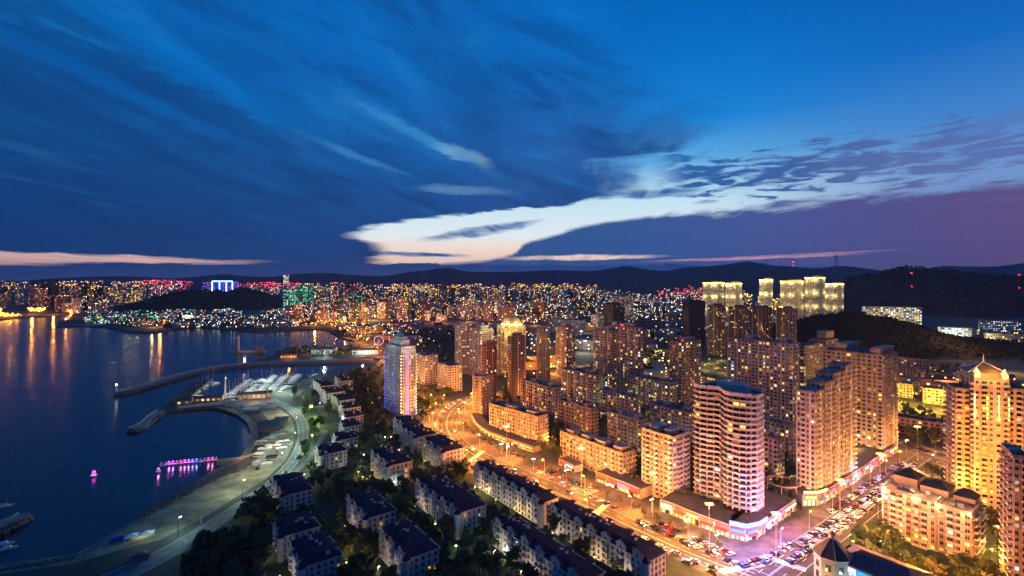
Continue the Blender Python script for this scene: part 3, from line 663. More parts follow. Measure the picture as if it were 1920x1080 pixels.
TOW = [ # towers further back
 ('white tower of the twin pair, the left one', (868, 702, 612, 853, 880), W_white, T_pale, .14, 'wb', {}),
 ('white tower of the twin pair, the right one with curved balconies', (900, 708, 618, 880, 925), W_white, T_pale, .22, 'bb', {}),
 ('brown grey tower with a dark roof slab just right of the gold domed tower', (958, 748, 632, 952, 985), W_brown, T_rose, .06, 'w', {}),
 ('very slim dark rose tower in the centre of the photo', (1011, 718, 618, 1006, 1031), W_pink, T_rose, .10, 'w', {}),
 ('squat rose tower with a reddish roof right of the very slim one', (1062, 705, 614, 1042, 1079), W_pink, T_rose, .30, 'w', {}),
 ('left half of the twin wide tower, yellowish lit windows', (1148, 748, 622, 1112, 1156), W_grey, T_grey, .26, 'wbw', {}),
 ('right half of the twin wide tower, red beacons on its roof', (1196, 756, 616, 1149, 1206), W_grey, T_rose, .24, 'wbw', dict(beacon=6)),
 ('tower with red tinted right edge between the twin wide tower and the slab towers', (1278, 768, 643, 1255, 1314), W_pink, T_rose, .28, 'wb', dict(beacon=2)),
 ('dark brown tower, leftmost of the four below the gold lit towers', (1346, 668, 574, 1327, 1361), W_brown, T_rose, .16, 'w', {}),
 ('dark brown tower, second of the four below the gold lit towers', (1386, 668, 577, 1366, 1406), W_brown, T_rose, .18, 'w', {}),
 ('dark brown tower, third of the four below the gold lit towers', (1430, 668, 578, 1410, 1448), W_brown, T_rose, .14, 'w', {}),
 ('dark brown tower, rightmost of the four below the gold lit towers', (1480, 672, 580, 1455, 1495), W_brown, T_rose, .10, 'w', {}),
 ('almost black broad tower with hardly a window lit', (1292, 652, 567, 1280, 1322), W_dark, W_dark, .01, 'w', {}),
 ('dark tower left of the wooded gap, in front of a bright lit slab', (1150, 622, 571, 1132, 1171), W_dark, W_dark, .02, 'w', {}),
 ('bright lit slab right behind the dark tower at the gap', (1168, 606, 556, 1146, 1188), W_sand, T_pale, .5, 'w', {}),
 ('short bright white block left of the dark tower at the gap', (1122, 620, 591, 1108, 1137), W_white, T_pale, .5, 'w', {}),
]
for lab, g5, wl_, tr_, li, bl_, ex in TOW:
    B('apartment_tower', lab, g5, wall=wl_, trim=tr_, lit=li, bal=bl_, cat='tower', pent=((.2, .2, .6, .4, 4),), bw=3.6, tanks=0, **ex)
B('apartment_block', 'low white lilac block right of the blue lit tower, rear one', (797, 722, 668, 781, 821), wall=W_white, trim=T_pale, lit=.2, bal='wb')
B('apartment_block', 'low white lilac block beside the harbour road, front one', (842, 735, 688, 821, 866), wall=W_white, trim=T_pale, lit=.14, bal='bw')
B('apartment_block', 'small lilac block half hidden behind the blue lit tower', (800, 700, 671, 783, 812), wall=W_white, trim=T_pale, lit=.2)
# blue lit tower
def blue_tower():
    poly, h, a, b, la, lb = geo(752, 782, 662, 722, 780); C = poly[0]
    root = building('apartment_tower', 'pale tower with blue light strips and a bright terraced crown beside the marina gardens', poly, h, wall=W_sand, trim=T_pale, lit=.12, fh=3.0, bw=2.8, bal='wwcwwb', detail=2, cat='tower', seed=3, rec=.4)
    o = Vector((root.location.x, root.location.y, 0)); c = sum(poly, Vector())/4
    for i, (s, hh) in enumerate(((.98, 3), (.94, 5.5), (.6, 11), (.46, 14))):
        q = [c+(p-c)*s for p in poly]; mb = MB(); z0 = h+(0, 3, 5.5, 11)[i]
        mb.hexa([((p-o).x, (p-o).y, z0+.2) for p in q], [((p-o).x, (p-o).y, h+hh) for p in q], T_pale); mb.build('crown_step', root)
    mb = MB(); mb.cyl((c.x-o.x, c.y-o.y, h+14), 4.4, 2.6, 3.5, mat('green_copper', (.12, .35, .30), .6), 8); mb.build('crown_cap', root)
    n1 = Vector((a.y*-1, a.x, 0)); 
    for k, p in enumerate((C, C+a*la, C+b*lb)):
        mb = MB(); q = p-o; d = (p-c).normalized()
        for j in range(int(h/3)): mb.box((q.x+d.x*.5, q.y+d.y*.5, 1+j*3), (.5, .5, .8), (E_white2, E_blue, E_white2)[k])
        mb.build('corner_lights', root)
    for p, pw, cc in ((C+b*lb*.5-a*8, 2200, WHT), (C+a*la*.5-b*8, 900, COOL)):
        for z in (h+2, h+16): light((p.x, p.y, z), pw, cc, 1.0)
    for z in (12, 34): q = C+a*la*.55-b*5; light((q.x, q.y, z), 900, (0.12, 0.22, 1), .6)
    q = C+b*lb*1.1-a*6; light((q.x, q.y, 5), 5000, (.15, .2, 1), 1)
blue_tower()
# gold domed tower
def dome_tower():
    poly, h, a, b, la, lb = geo(946, 708, 612, 932, 986); C = poly[0]
    root = building('apartment_tower', 'tower crowned by a glowing gold dome and white light band, centre of the photo', poly, h, wall=W_tan, trim=T_pale, lit=.25, lits=[L_yel, L_warm], bw=3.4, cat='tower', seed=8)
    o = Vector((root.location.x, root.location.y, 0)); c = sum(poly, Vector())/4-o
    mb = MB(); A = [2*math.pi*i/20 for i in range(20)]; r0 = 13
    prev = None
    for k in range(6):
        ph = k/5*math.pi/2; ring = [(c.x+r0*math.cos(ph)*math.cos(t), c.y+r0*math.cos(ph)*math.sin(t), h+3+10*math.sin(ph)) for t in A]
        if prev:
            for i in range(20): j = (i+1) % 20; mb.poly([prev[i], prev[j], ring[j], ring[i]], mat('gold_leaf', (.55, .33, .10), .35, metal=.4))
        prev = ring
    mb.build('dome', root)
    mb = MB(); mb.cyl((c.x, c.y, h+.2), 14, 14, 2.6, E_gold, 20); mb.build('light_band', root)
    for s in (-1, 1): 
        q = c+o-b*0+Vector((s*18, -18, 0)); light((q.x, q.y, h+8), 26000, YEL, 1.2)
    q = C+b*3-a*9; light((q.x, q.y, h-12), 12000, YEL, 1.2)
dome_tower()
# gold lit towers below the ridge
GOLD = [((1340, 622, 531, 1318, 1358), 'leftmost'), ((1374, 618, 532, 1360, 1391), 'second'), ((1437, 620, 525, 1424, 1449), 'third'), ((1484, 618, 528, 1463, 1507), 'fourth'), ((1530, 618, 521, 1509, 1547), 'tallest, fifth'), ((1566, 612, 533, 1547, 1582), 'rightmost')]
for g5, w in GOLD:
    poly, h, a, b, la, lb = geo(*g5)
    root = building('apartment_tower', w+' of the six gold floodlit towers in front of the dark ridge', poly, h, wall=W_sand, trim=T_pale, lit=.22, bw=4.2, cat='tower', tanks=0, beacon=2, pent=((.1, .1, .8, .3, 5),))
    o = Vector((root.location.x, root.location.y, 0)); mb = MB()
    for i in range(4):
        p, q = poly[i]-o, poly[(i+1) % 4]-o; d = (q-p).normalized(); n = Vector((d.y, -d.x, 0)); A = [p+n*.1, p+n*.9, q+n*.9, q+n*.1]
        mb.hexa([(v.x, v.y, h-.6) for v in A], [(v.x, v.y, h+1.2) for v in A], E_gold)
    mb.build('light_band', root)
    for q in (poly[0]-a*4+b*lb*.12, poly[0]-a*4+b*lb*.9, poly[0]-b*4+a*la*.12, poly[0]-b*4+a*la*.85):
        for z, e in ((h-2, 9000), (h*.72, 5000), (h*.45, 4000)): light((q.x, q.y, z), e, YEL, 1.0)
# university slab, school and the low buildings on the right
B('university_building', 'long pale institute building with a lit window grid at the foot of the dark ridge', (1729, 612, 577, 1618, 1733), ang=26, wall=W_sand, trim=T_pale, lit=.75, lits=[L_wht, L_yel, L_cool], bw=6, fh=5, ww=.7, wh=2.6, cat='institute', Lb=22, pent=())
B('school_hall', 'white floodlit hall among trees right of the near hill', (1822, 636, 616, 1765, 1830), ang=24, wall=W_white, trim=T_pale, lit=.8, lits=[L_cool, L_wht], bw=6, fh=5, ww=.7, wh=2.8, cat='hall', Lb=30)
B('school_block', 'long low block with lit rows behind the white hall', (1915, 622, 603, 1838, 1925), ang=24, wall=W_sand, trim=T_pale, lit=.6, lits=[L_cool, L_wht], bw=5, fh=4, cat='school', Lb=18)
B('school_block', 'low pale block at the right edge below the lit school rows', (1925, 642, 628, 1850, 1935), ang=24, wall=W_sand, trim=T_pale, lit=.5, bw=5, fh=4, cat='school', Lb=18)
for lab, g5 in (('rearmost of three terraced flat blocks right of the tall orange end wall', (1742, 706, 678, 1678, 1746)), ('middle one of three terraced flat blocks right of the tall orange end wall', (1733, 722, 694, 1680, 1738)), ('front one of three terraced flat blocks right of the tall orange end wall', (1722, 741, 712, 1680, 1727))):
    B('apartment_block', lab, g5, ang=14, wall=W_pink, trim=T_rose, lit=.12, bal='wb', Lb=14)
B('low_building', 'orange lit low building on the yellow street, near the terraced blocks', (1712, 748, 722, 1680, 1716), ang=16, wall=W_tan, trim=T_rose, lit=.3, Lb=14, cat='low building')
B('low_building', 'wider orange lit low building on the yellow street left of the spired tower', (1798, 764, 735, 1731, 1804), ang=16, wall=W_tan, trim=T_rose, lit=.4, Lb=14, cat='low building')
B('dormitory', 'long low brick building with a dark roof behind the roadside trees', (1800, 829, 800, 1676, 1806), ang=12, wall=W_pink, trim=T_rose, lit=.2, bw=4, roof=M_slate, Lb=16, cat='dormitory')
B('warehouse', 'long flat warehouse roof lit from the yard behind it', (1088, 628, 601, 1027, 1094), wall=W_sand, trim=T_pale, lit=.3, bw=6, fh=6, cat='warehouse', ang=18, Lb=30)
# spired tower on the right
def spired_tower():
    poly, h, a, b, la, lb = geo(1893, 962, 716, 1826, 1905, ang=26, Lb=24); C = poly[0]
    root = building('apartment_tower', 'ornate orange tower with floodlit crown and open spired roof at the right', poly, h, wall=W_tan, trim=T_rose, lit=.22, lits=[L_warm, L_warm, L_dim, L_yel], bw=3.0, bal='wbw', detail=2, cat='tower', seed=21, pier=2, tanks=0)
    q2 = [C+a*la*1.0+b*3, C+a*la+b*20, C+a*(la+7.5)+b*20, C+a*(la+7.5)+b*3]; q2 = [q2[0], q2[1], q2[2], q2[3]]
    building('x', 'x', q2, h-7, wall=W_tan, trim=T_rose, lit=.1, detail=1, root=root, bal='bw', tanks=0)
    q3 = [C-a*9+b*2, C-a*9+b*24, C-a*.1+b*24, C-a*.1+b*2]
    building('x', 'x', q3, h-5, wall=W_tan, trim=T_rose, lit=.15, detail=1, root=root, bal='wb', tanks=0)
    o = Vector((root.location.x, root.location.y, 0)); c = sum(poly, Vector())/4-o
    mb = MB()
    base = [c+(a*s+b*t)*1.0 for s, t in ((-8, -8), (-8, 8), (8, 8), (8, -8))]
    mb.hexa([(p.x, p.y, h+.3) for p in base[::-1]], [(p.x, p.y, h+3.4) for p in base[::-1]], W_tan); mb.build('crown_hall', root)
    mb = MB(); ap = Vector((c.x, c.y, h+9))
    E_ = [c+(a*s+b*t)*1.12 for s, t in ((-8, -8), (-8, 8), (8, 8), (8, -8))]
    for i in range(4):
        p, q = E_[i], E_[(i+1) % 4]; mb.poly([(q.x, q.y, h+3.5), (p.x, p.y, h+3.5), tuple(ap)], mat('bronze_roof', (.20, .11, .05), .5, metal=.3))
    mb.build('hipped_roof', root)
    mb = MB()
    for p in E_: mb.tube((p.x, p.y, h+3.6), ap, .35, .25, T_pale)
    mb.tube(ap, ap+Vector((0, 0, 4.5)), .5, .1, T_pale, 6); mb.build('ridge_ribs', root)
    for s, t in ((-1, -1), (-1, 1), (1, 1), (1, -1)):
        p = c+a*s*(la/2-1.5)+b*t*(lb/2-1.5); m2 = MB(); m2.box((p.x, p.y, h+.3), (2.6, 2.6, 3.4), T_pale, ax=(a.x, a.y)); m2.cyl((p.x, p.y, h+3.7), 1.9, .1, 3.2, T_pale, 8); m2.build('corner_turret', root)
    mb = MB()
    for s in (.02, .3, .62, .98):
        p = C-o+a*la*s-b*.35; mb.box((p.x, p.y, h-22), (.35, .35, 14), E_gold)
    mb.build('light_tubes', root)
    for s in (.2, .5, .8):
        p = C+a*la*s-b*3; light((p.x, p.y, h+4), 2600, (1, .5, .1), .8)
    p = c+o-b*11; light((p.x-a.x*3, p.y, h+7), 2200, (1, .6, .18), .8); light((p.x+a.x*8, p.y, h+7), 2200, (1, .6, .18), .8)
spired_tower()
B('apartment_tower', 'rose tower cut off by the right edge of the photo beside the lit garden path', (1931, 1120, 862, 1899, 1960), ang=20, wall=W_pink, trim=T_rose, lit=.15, bal='wb', cat='tower', detail=2, maxwin=60)
# apartment house with roof terraces, lower right
def terrace_house():
    poly, h, a, b, la, lb = geo(1822, 1056, 966, 1655, 1842); C = poly[0]
    s = .36
    q1 = [C, C+b*lb*1.0, C+b*lb+a*la*s, C+a*la*s]; q2 = [C+a*la*s-b*1.2, C+a*la*s+b*lb, C+a*la+b*lb, C+a*la-b*1.2]
    root = building('apartment_house', 'rose apartment house with lit roof terraces left of the spired tower', q1, h, wall=W_pink, trim=T_pale, bw=3.2, bal='wbb', lit=.28, lits=[L_warm, L_yel, L_wht], detail=2, maxwin=30, roof=mat('terrace_tiles', (.34, .22, .18), .8, noise=.2), seed=31)
    building('x', 'x', q2, h+1.5, wall=W_pink, trim=T_pale, bw=3.2, bal='wbb', lit=.28, lits=[L_warm, L_yel, L_wht], detail=2, maxwin=70, roof=mat('terrace_tiles', (.34, .22, .18)), root=root, seed=32)
    o = Vector((root.location.x, root.location.y, 0))
    for (s0, s1, t0, t1, hh) in ((.30, .62, .45, 1.0, 5), (.66, .95, .5, 1.0, 6.5), (.02, .25, .5, .95, 4)):
        q = [C+a*la*u+b*lb*v-o for u, v in ((s0, t0), (s0, t1), (s1, t1), (s1, t0))]; mb = MB(); cc = sum(q, Vector())/4
        mb.hexa([(p.x, p.y, h+1.6) for p in q], [(p.x, p.y, h+hh) for p in q], W_pink)
        r = [cc+(p-cc)*1.1 for p in q]; t = [cc+(p-cc)*.35 for p in q]
        mb.hexa([(p.x, p.y, h+hh) for p in r], [(p.x, p.y, h+hh+2.6) for p in t], M_slate); mb.build('attic', root)
    for u in (0.02, .34, .6, .98):
        p = C+a*la*u-b*2.4; light((p.x, p.y, h+.5), 1500, YEL, .4); p3 = p+b*6; light((p3.x, p3.y, h+5), 2500, (1, .5, .2), .4)
        m2 = MB(); p -= o; m2.box((p.x+b.x*1.9, p.y+b.y*1.9, h-.6), (.9, .9, 1.6), E_gold); m2.build('terrace_lamp', root)
terrace_house()
# ------------------------------------------------------------------ mansard apartment houses in the gardens (left foreground)
W_stone = wmat('pale_limestone', (0.62, 0.56, 0.50))
def mansion(label, g5, ang=0.0, La=None, Lb=None, seed=0, lit=.04, group=None):
    poly, h, a, b, la, lb = geo(*g5, ang=ang, La=La, Lb=Lb)
    lb = max(lb, 9.0); C = poly[0]; poly = [C, C+b*lb, C+b*lb+a*la, C+a*la]; h = max(h, 10.5)
    near = C.length < 420
    root = building('mansion_block', label, poly, h, wall=W_stone, trim=T_pale, fh=h/4, bw=2.9, ww=.5, wh=h/4*.64, sill=h/4*.2, lit=lit, lits=[L_warm, L_yel], detail=2 if near else 1, parapet=.35, roof=M_slate, cat='mansion block', tanks=0, seed=seed, group=group, rec=.3)
    o = Vector((root.location.x, root.location.y, 0)); L = [p-o for p in poly]; c = sum(L, Vector())/4; rnd = random.Random(seed)
    u, v = b, a; hu, hv = lb/2, la/2
    def ring(e, z): return [((c+u*s*(hu+e)+v*t*(hv+e)).x, (c+u*s*(hu+e)+v*t*(hv+e)).y, z) for s, t in ((-1, -1), (1, -1), (1, 1), (-1, 1))]
    mb = MB(); mb.hexa(ring(.55, h+.36), ring(.75, h+.75), T_pale); mb.hexa(ring(.12, h*.25-.25), ring(.12, h*.25+.05), T_pale, True, True); mb.build('cornice', root)
    mb = MB(); mb.hexa(ring(.35, h+.76), ring(-min(3.2, hu*.6), h+3.6), M_slate); ro = mb.build('hipped_roof', root)
    # bays standing out of the long front, each with a gable over the eaves
    nb = max(int(la/9), 1)
    for k in range(nb):
        s = -hv+(k+.5)*la/nb; w = min(5.4, la/nb*.6); p = c-u*(hu+.45)+v*s
        m2 = MB()
        A = [p-v*w/2, p+v*w/2, p+v*w/2+u*2.6, p-v*w/2+u*2.6]; A = A[::-1]
        z1 = h+.76
        m2.hexa([(q.x, q.y, z1) for q in A], [(q.x, q.y, z1+2.0) for q in A], T_pale)
        f0, f1 = p-v*w*.6-u*.1, p+v*w*.6-u*.1; ap = p-u*.1; bk = u*3.2
        z2 = z1+2.0
        m2.poly([(f0.x, f0.y, z2), (ap.x, ap.y, z2+1.9), (f1.x, f1.y, z2)], T_pale)
        m2.poly([(f0.x, f0.y, z2), ((f0+bk).x, (f0+bk).y, z2), ((ap+bk).x, (ap+bk).y, z2+1.9), (ap.x, ap.y, z2+1.9)], M_slate)
        m2.poly([(f1.x, f1.y, z2), (ap.x, ap.y, z2+1.9), ((ap+bk).x, (ap+bk).y, z2+1.9), ((f1+bk).x, (f1+bk).y, z2)], M_slate)
        m2.build('dormer', ro)
        if near:
            dw = link('window', window_proto(1.2, 1.2, M_glass), root, ((p-u*.02).x, (p-u*.02).y, z1+.15), math.atan2(-v.y, -v.x))
            q = p-u*.75
            for f in range(1, 4):
                m3 = MB(); z = f*h/4; Bq = [q-v*1.6, q+v*1.6, q+v*1.6+u*1.15, q-v*1.6+u*1.15][::-1]
                m3.hexa([(t.x, t.y, z-.12) for t in Bq], [(t.x, t.y, z+.75) for t in Bq], T_pale)
                m3.build('balcony', root)
    for k in range(max(int(la/11), 1)+1):                         # chimneys and roof dishes
        s = rnd.uniform(-.8, .8)*hv; t = rnd.uniform(-.25, .35)*hu; p = c+u*t+v*s; m2 = MB(); m2.box((p.x, p.y, h+2.2), (1.2, .8, 2.8), T_pale, ax=(u.x, u.y)); m2.box((p.x, p.y, h+5.0), (1.4, 1.0, .2), M_slate, ax=(u.x, u.y)); m2.build('chimney', ro)
    if near:
        for k in range(max(int(la/4.5), 2)):                       # roof terraces, skylights and water heaters scattered over the slopes
            s = -hv*.9+1.8*hv*(k+rnd.random()*.7)/max(int(la/4.5), 2); t = rnd.choice((-.62, -.5, .35, .6, .72))*hu; p = c+u*t+v*s; m2 = MB(); kind = rnd.random(); zt = h+1.2+(1-abs(t)/hu)*2.2
            if kind < .45: m2.box((p.x, p.y, zt-.6), (rnd.uniform(1.2, 2.2), rnd.uniform(1.6, 3.0), 1.5), T_pale, ax=(u.x, u.y)); m2.box((p.x, p.y, zt+.9), (rnd.uniform(1.6, 2.6), rnd.uniform(2, 3.2), .18), M_slate, ax=(u.x, u.y)); m2.build('roof_lantern', ro)
            elif kind < .8: m2.box((p.x, p.y, zt-.2), (1.0, 1.9, .35), M_frame, ax=(u.x, u.y)); m2.box((p.x, p.y, zt+.16), (.8, 1.6, .05), M_glass, ax=(u.x, u.y)); m2.build('skylight', ro)
            else: m2.box((p.x, p.y, zt-.3), (1.6, .9, .8), T_grey, ax=(u.x, u.y)); m2.tube((p.x-u.x*.8, p.y-u.y*.8, zt+.7), (p.x+u.x*.8, p.y+u.y*.8, zt+.7), .25, .25, M_sail0, 6); m2.build('water_heater', ro)
        for k in range(max(int(la/11), 1)):                        # dormers on the rear slope
            s = -hv+(k+.5)*la/max(int(la/11), 1); p = c+u*(hu-1.2)+v*s; m2 = MB(); m2.box((p.x, p.y, h+.77), (2.2, 3.0, 2.0), T_pale, ax=(u.x, u.y)); m2.box((p.x, p.y, h+2.78), (2.7, 3.5, .25), M_slate, ax=(u.x, u.y)); m2.build('rear_dormer', ro)
        for k in range(max(int(la/18), 1)):
            s = -hv+(k+.5)*la/max(int(la/18), 1); p = c+o-u*(hu+6.5)+v*s; FILLSPOT.append((p.x, p.y))
        for k in range(max(int(la/14), 1)):
            s = rnd.uniform(-.8, .8)*hv; p = c-u*.1*hu+v*s; m2 = MB(); m2.cyl((p.x, p.y, h+3.4), .12, .12, .9, M_black, 5); m2.cyl((p.x, p.y, h+4.2), .3, .95, .35, T_pale, 10); m2.build('roof_dish', ro)
        ec = c-v*(hv+.05)                                          # round bay at the end wall with its own roof
        m2 = MB(); p = c-v*hv-u*hu; m2.cyl((p.x, p.y, 0), 1.7, 1.7, h+.3, W_stone, 10); m2.cyl((p.x, p.y, h+.3), 2.1, 2.1, .4, T_pale, 10); m2.cyl((p.x, p.y, h+.7), 1.9, .1, 2.0, M_slate, 10)
        m2.build('corner_turret', root)
    return root
FILLSPOT = []; M_sail0 = mat('steel_tank', (.5, .5, .5), .4, metal=.5)
MANS = [
 ('longest mansion block along the boulevard with many gables, one lamp lit under its eaves', (1212, 1106, 1057, 1027, 1248), {}),
 ('mansion block at the boulevard with a rose lit end wall, next up the road', (1014, 988, 946, 888, 1046), {}),
 ('mansion block at the bottom edge with a long blue grey roof', (1092, 1150, 1096, 924, 1132), {}),
 ('mansion block with a lit stair window in its long front, centre of the gardens', (858, 1009, 965, 778, 911), {}),
 ('mansion block in front of the central one, cut by the bottom edge', (762, 1102, 1052, 711, 823), {}),
 ('mansion block left of the central one, green tinted front', (686, 1017, 975, 650, 742), {}),
 ('mansion block among green garden lamps, yellowish corner', (727, 915, 876, 695, 773), {}),
 ('mansion block with a rose end wall facing the road bend', (830, 885, 850, 791, 870), {}),
 ('mansion block tucked behind the one facing the road bend', (778, 860, 822, 749, 818), {}),
 ('small mansion block near the foot of the blue lit tower', (757, 832, 800, 737, 790), {}),
 ('mansion block at lower left with a cream end wall and a side annexe', (526, 1052, 1016, 511, 599), {}),
 ('mansion block at the very bottom left, green tinted gables', (566, 1115, 1074, 541, 641), {}),
 ('low wide mansion with a blue glass canopy beside the beach drive', (530, 968, 938, 510, 586), {}),
 ('mansion of the seaside stack, nearest to the camera', (602, 884, 857, 590, 651), {}),
 ('mansion of the seaside stack, second from the camera', (633, 854, 829, 622, 671), {}),
 ('mansion of the seaside stack, third from the camera', (646, 827, 803, 634, 678), {}),
 ('mansion of the seaside stack, fourth from the camera', (649, 807, 785, 640, 681), {}),
 ('mansion of the seaside stack, fifth from the camera', (645, 789, 768, 635, 676), {}),
 ('mansion of the seaside stack, sixth from the camera', (633, 773, 753, 622, 665), {}),
 ('mansion of the seaside stack, seventh from the camera', (611, 758, 740, 600, 646), {}),
 ('mansion of the seaside stack, farthest by the marina', (600, 743, 728, 587, 627), {}),
 ('mansion behind the farthest one of the seaside stack', (640, 733, 718, 627, 661), {}),
]
for i, (lab, g5, k) in enumerate(MANS): mansion(lab, g5, seed=i+50, lit=.05, **k)

# ------------------------------------------------------------------ shop podiums along the boulevard and avenue
def fascia(root, o, p, q, z, hgt, m, n, off=.3):
    A = [p-o, q-o]; mb = MB(); A = [A[0]+n*off, A[1]+n*off]
    Q = [A[0], A[0]+n*.25, A[1]+n*.25, A[1]]; d = (q-p).normalized()
    if d.cross(n).z > 0: Q.reverse()
    mb.hexa([(v.x, v.y, z) for v in Q], [(v.x, v.y, z+hgt) for v in Q], m); mb.build('shop_sign', root)
SIGNS = [mat('shop_sign_white', (.5, .5, .5), .5, emit=lin(255, 244, 232), estr=1.3), mat('shop_sign_amber', (.5, .4, .2), .5, emit=lin(255, 190, 90), estr=1.3), mat('shop_sign_red', (.5, .05, .05), .5, emit=lin(255, 50, 60), estr=1.5),
         mat('shop_sign_blue', (.05, .1, .5), .5, emit=lin(70, 130, 255), estr=2), mat('shop_sign_pink', (.5, .1, .3), .5, emit=lin(255, 90, 170), estr=1.6), mat('shop_sign_gold', (.5, .4, .1), .5, emit=lin(255, 226, 120), estr=1.6)]
L_shop = mat('shop_window_glow', (.4, .35, .3), .5, emit=lin(255, 205, 140), estr=0.9, rnd=True)
def arcade(name, label, front, depth, h, seed=0, group=None, roofm=None, seq=None):
    """a low row of shops: front line of survey points left to right, each bay with posts, glazing and a sign of its own"""
    rnd = random.Random(seed); w = smooth(front, 5); L = sum((w[i+1]-w[i]).length for i in range(len(w)-1)); n = max(int(L/7), 2); w = resample(w, n+1)
    c = w[len(w)//2]; root = thing(name, label, 'shops', (c.x, c.y, 0), group=group); o = Vector((c.x, c.y, 0)); mb = MB(); rf = MB()
    nrm = []
    for i in range(n+1):
        d = (w[min(i+1, n)]-w[max(i-1, 0)]).normalized(); nrm.append(Vector((d.y, -d.x, 0)))
    back = [w[i]-nrm[i]*depth for i in range(n+1)]
    for i in range(n):
        p, q, pb, qb = w[i]-o, w[i+1]-o, back[i]-o, back[i+1]-o; d = (q-p).normalized(); nn = Vector((d.y, -d.x, 0))
        # recessed shopfront, posts, canopy
        r0, r1 = p-nn*.8, q-nn*.8
        mb.poly([(r0.x, r0.y, 0), (r1.x, r1.y, 0), (r1.x, r1.y, h), (r0.x, r0.y, h)], W_brown)
        g0, g1 = p-nn*.77+d*.5, q-nn*.77-d*.5
        for j in range(3):
            ga, gb = g0.lerp(g1, j/3+.03), g0.lerp(g1, j/3+.28); gw = MB(); gw.poly([(ga.x, ga.y, .2), (gb.x, gb.y, .2), (gb.x, gb.y, h*.48), (ga.x, ga.y, h*.48)], rnd.choice((L_shop, L_shop, L_wht, L_warm, M_glass))); gw.build('shop_window', root)
        if rnd.random() < .7: aw = MB(); e0, e1 = p+d*.6, q-d*.6; aw.poly([(e0.x, e0.y, h*.62), ((e0+nn*1.6).x, (e0+nn*1.6).y, h*.5), ((e1+nn*1.6).x, (e1+nn*1.6).y, h*.5), (e1.x, e1.y, h*.62)], rnd.choice((M_redro, W_brown, M_bluero, T_grey))); aw.build('awning', root)
        mb.box((p.x-nn.x*.3, p.y-nn.y*.3, 0), (.6, .6, h*.98), T_grey, ax=(d.x, d.y))
        A = [pb, p+nn*.3, q+nn*.3, qb]; rf.hexa([(v.x, v.y, h*.98) for v in A], [(v.x, v.y, h+.35) for v in A], roofm or M_roof)
        A = [p+nn*.02, p+nn*.32, q+nn*.32, q+nn*.02]; rf.hexa([(v.x, v.y, h+.35) for v in A], [(v.x, v.y, h+.8) for v in A], W_pink)
        sm = (SIGNS[seq[i % len(seq)]] if seq else rnd.choice(SIGNS))
        if rnd.random() < .8: fascia(root, o, w[i]+d*.9, w[i+1]-d*.9, h*.66, h*.2, sm, nn, .31)
    a, b = back[0]-o, back[-1]-o
    for k in range(n): p, q = back[k+1]-o, back[k]-o; mb.poly([(p.x, p.y, 0), (q.x, q.y, 0), (q.x, q.y, h), (p.x, p.y, h)], W_cream)
    for e, f in ((w[0]-o, back[0]-o), (back[-1]-o, w[-1]-o)): mb.poly([(f.x, f.y, 0), (e.x, e.y, 0), (e.x, e.y, h), (f.x, f.y, h)], W_cream)
    mb.build('wall', root); rf.build('roof', root)
    return root, w, nrm
rA = arcade('shop_row', 'long shop row under the curved corner tower, bright white and amber signs', [(1238, 960), (1262, 968), (1300, 985), (1340, 1000), (1368, 1010)], 22, 6.5, 1, seq=[0, 1, 5, 2, 1, 0, 2, 3])
rB = arcade('shop_row', 'curved corner shops under a blue light band facing the plaza', [(1368, 1010), (1392, 1017), (1416, 1014), (1434, 1003)], 14, 6.5, 2, seq=[3, 3, 3])
rC = arcade('shop_row', 'shop row with white and pink signs on the avenue right of the plaza corner', [(1434, 1003), (1455, 986), (1480, 968), (1492, 959)], 22, 6.5, 3, seq=[0, 0, 4, 0])
rD = arcade('shop_row', 'shop row with a yellow green light curve below the stepped orange tower', [(1506, 950), (1525, 952), (1548, 944)], 12, 7, 4, seq=[5, 5])
rE = arcade('shop_row', 'shop row with many white signs along the avenue below the stepped tower', [(1548, 944), (1580, 922), (1615, 898), (1640, 880)], 20, 7, 5, seq=[0, 4, 2, 0, 3, 1, 0, 4, 2])
rF = arcade('shop_row', 'far end of the avenue shops beside the tall orange end wall', [(1640, 880), (1660, 866), (1680, 852)], 18, 7, 6, seq=[2, 0, 1])
rG = arcade('shop_row', 'shop row with red and white signs below the long orange block', [(1118, 903), (1145, 914), (1175, 926), (1200, 937)], 16, 6, 7, seq=[0, 2, 4, 2, 0, 2])
rH = arcade('shop_row', 'curved dark arcade along the outer side of the road bend', [(884, 785), (898, 806), (925, 823), (965, 838), (1000, 850)], 9, 4.5, 8, seq=[1])
rI = arcade('shop_row', 'small glass pavilion glowing white beside the boulevard trees', [(1048, 872), (1062, 880), (1076, 887)], 8, 4.5, 9, seq=[0, 0])
# blue band over the corner, pergola ring on the avenue roof
def band(root, w, nrm, z, h, m, off, name):
    o = Vector((root.location.x, root.location.y, 0)); mb = MB(); w2 = w
    for i in range(len(w2)-1):
        A = [w2[i]+nrm[i]*off-o, w2[i]+nrm[i]*(off+.4)-o, w2[i+1]+nrm[i+1]*(off+.4)-o, w2[i+1]+nrm[i+1]*off-o]
        mb.hexa([(v.x, v.y, z) for v in A], [(v.x, v.y, z+h) for v in A], m)
    mb.build(name, root)
band(rB[0], rB[1], rB[2], 7.8, 2.0, mat('blue_light_band', (.1, .2, .5), .5, emit=lin(30, 84, 255), estr=4), 1.0, 'light_band')
band(rD[0], rD[1], rD[2], 8.2, 1.0, mat('lime_light_band', (.4, .5, .1), .5, emit=lin(235, 255, 110), estr=5), .8, 'light_band')
c = P(1466, 938); c = Vector((c.x, c.y, 7)); root = thing('roof_pergola', 'round open pergola ring on the shop roof right of the curved tower', 'pergola', tuple(c)); mb = MB(); n = 24
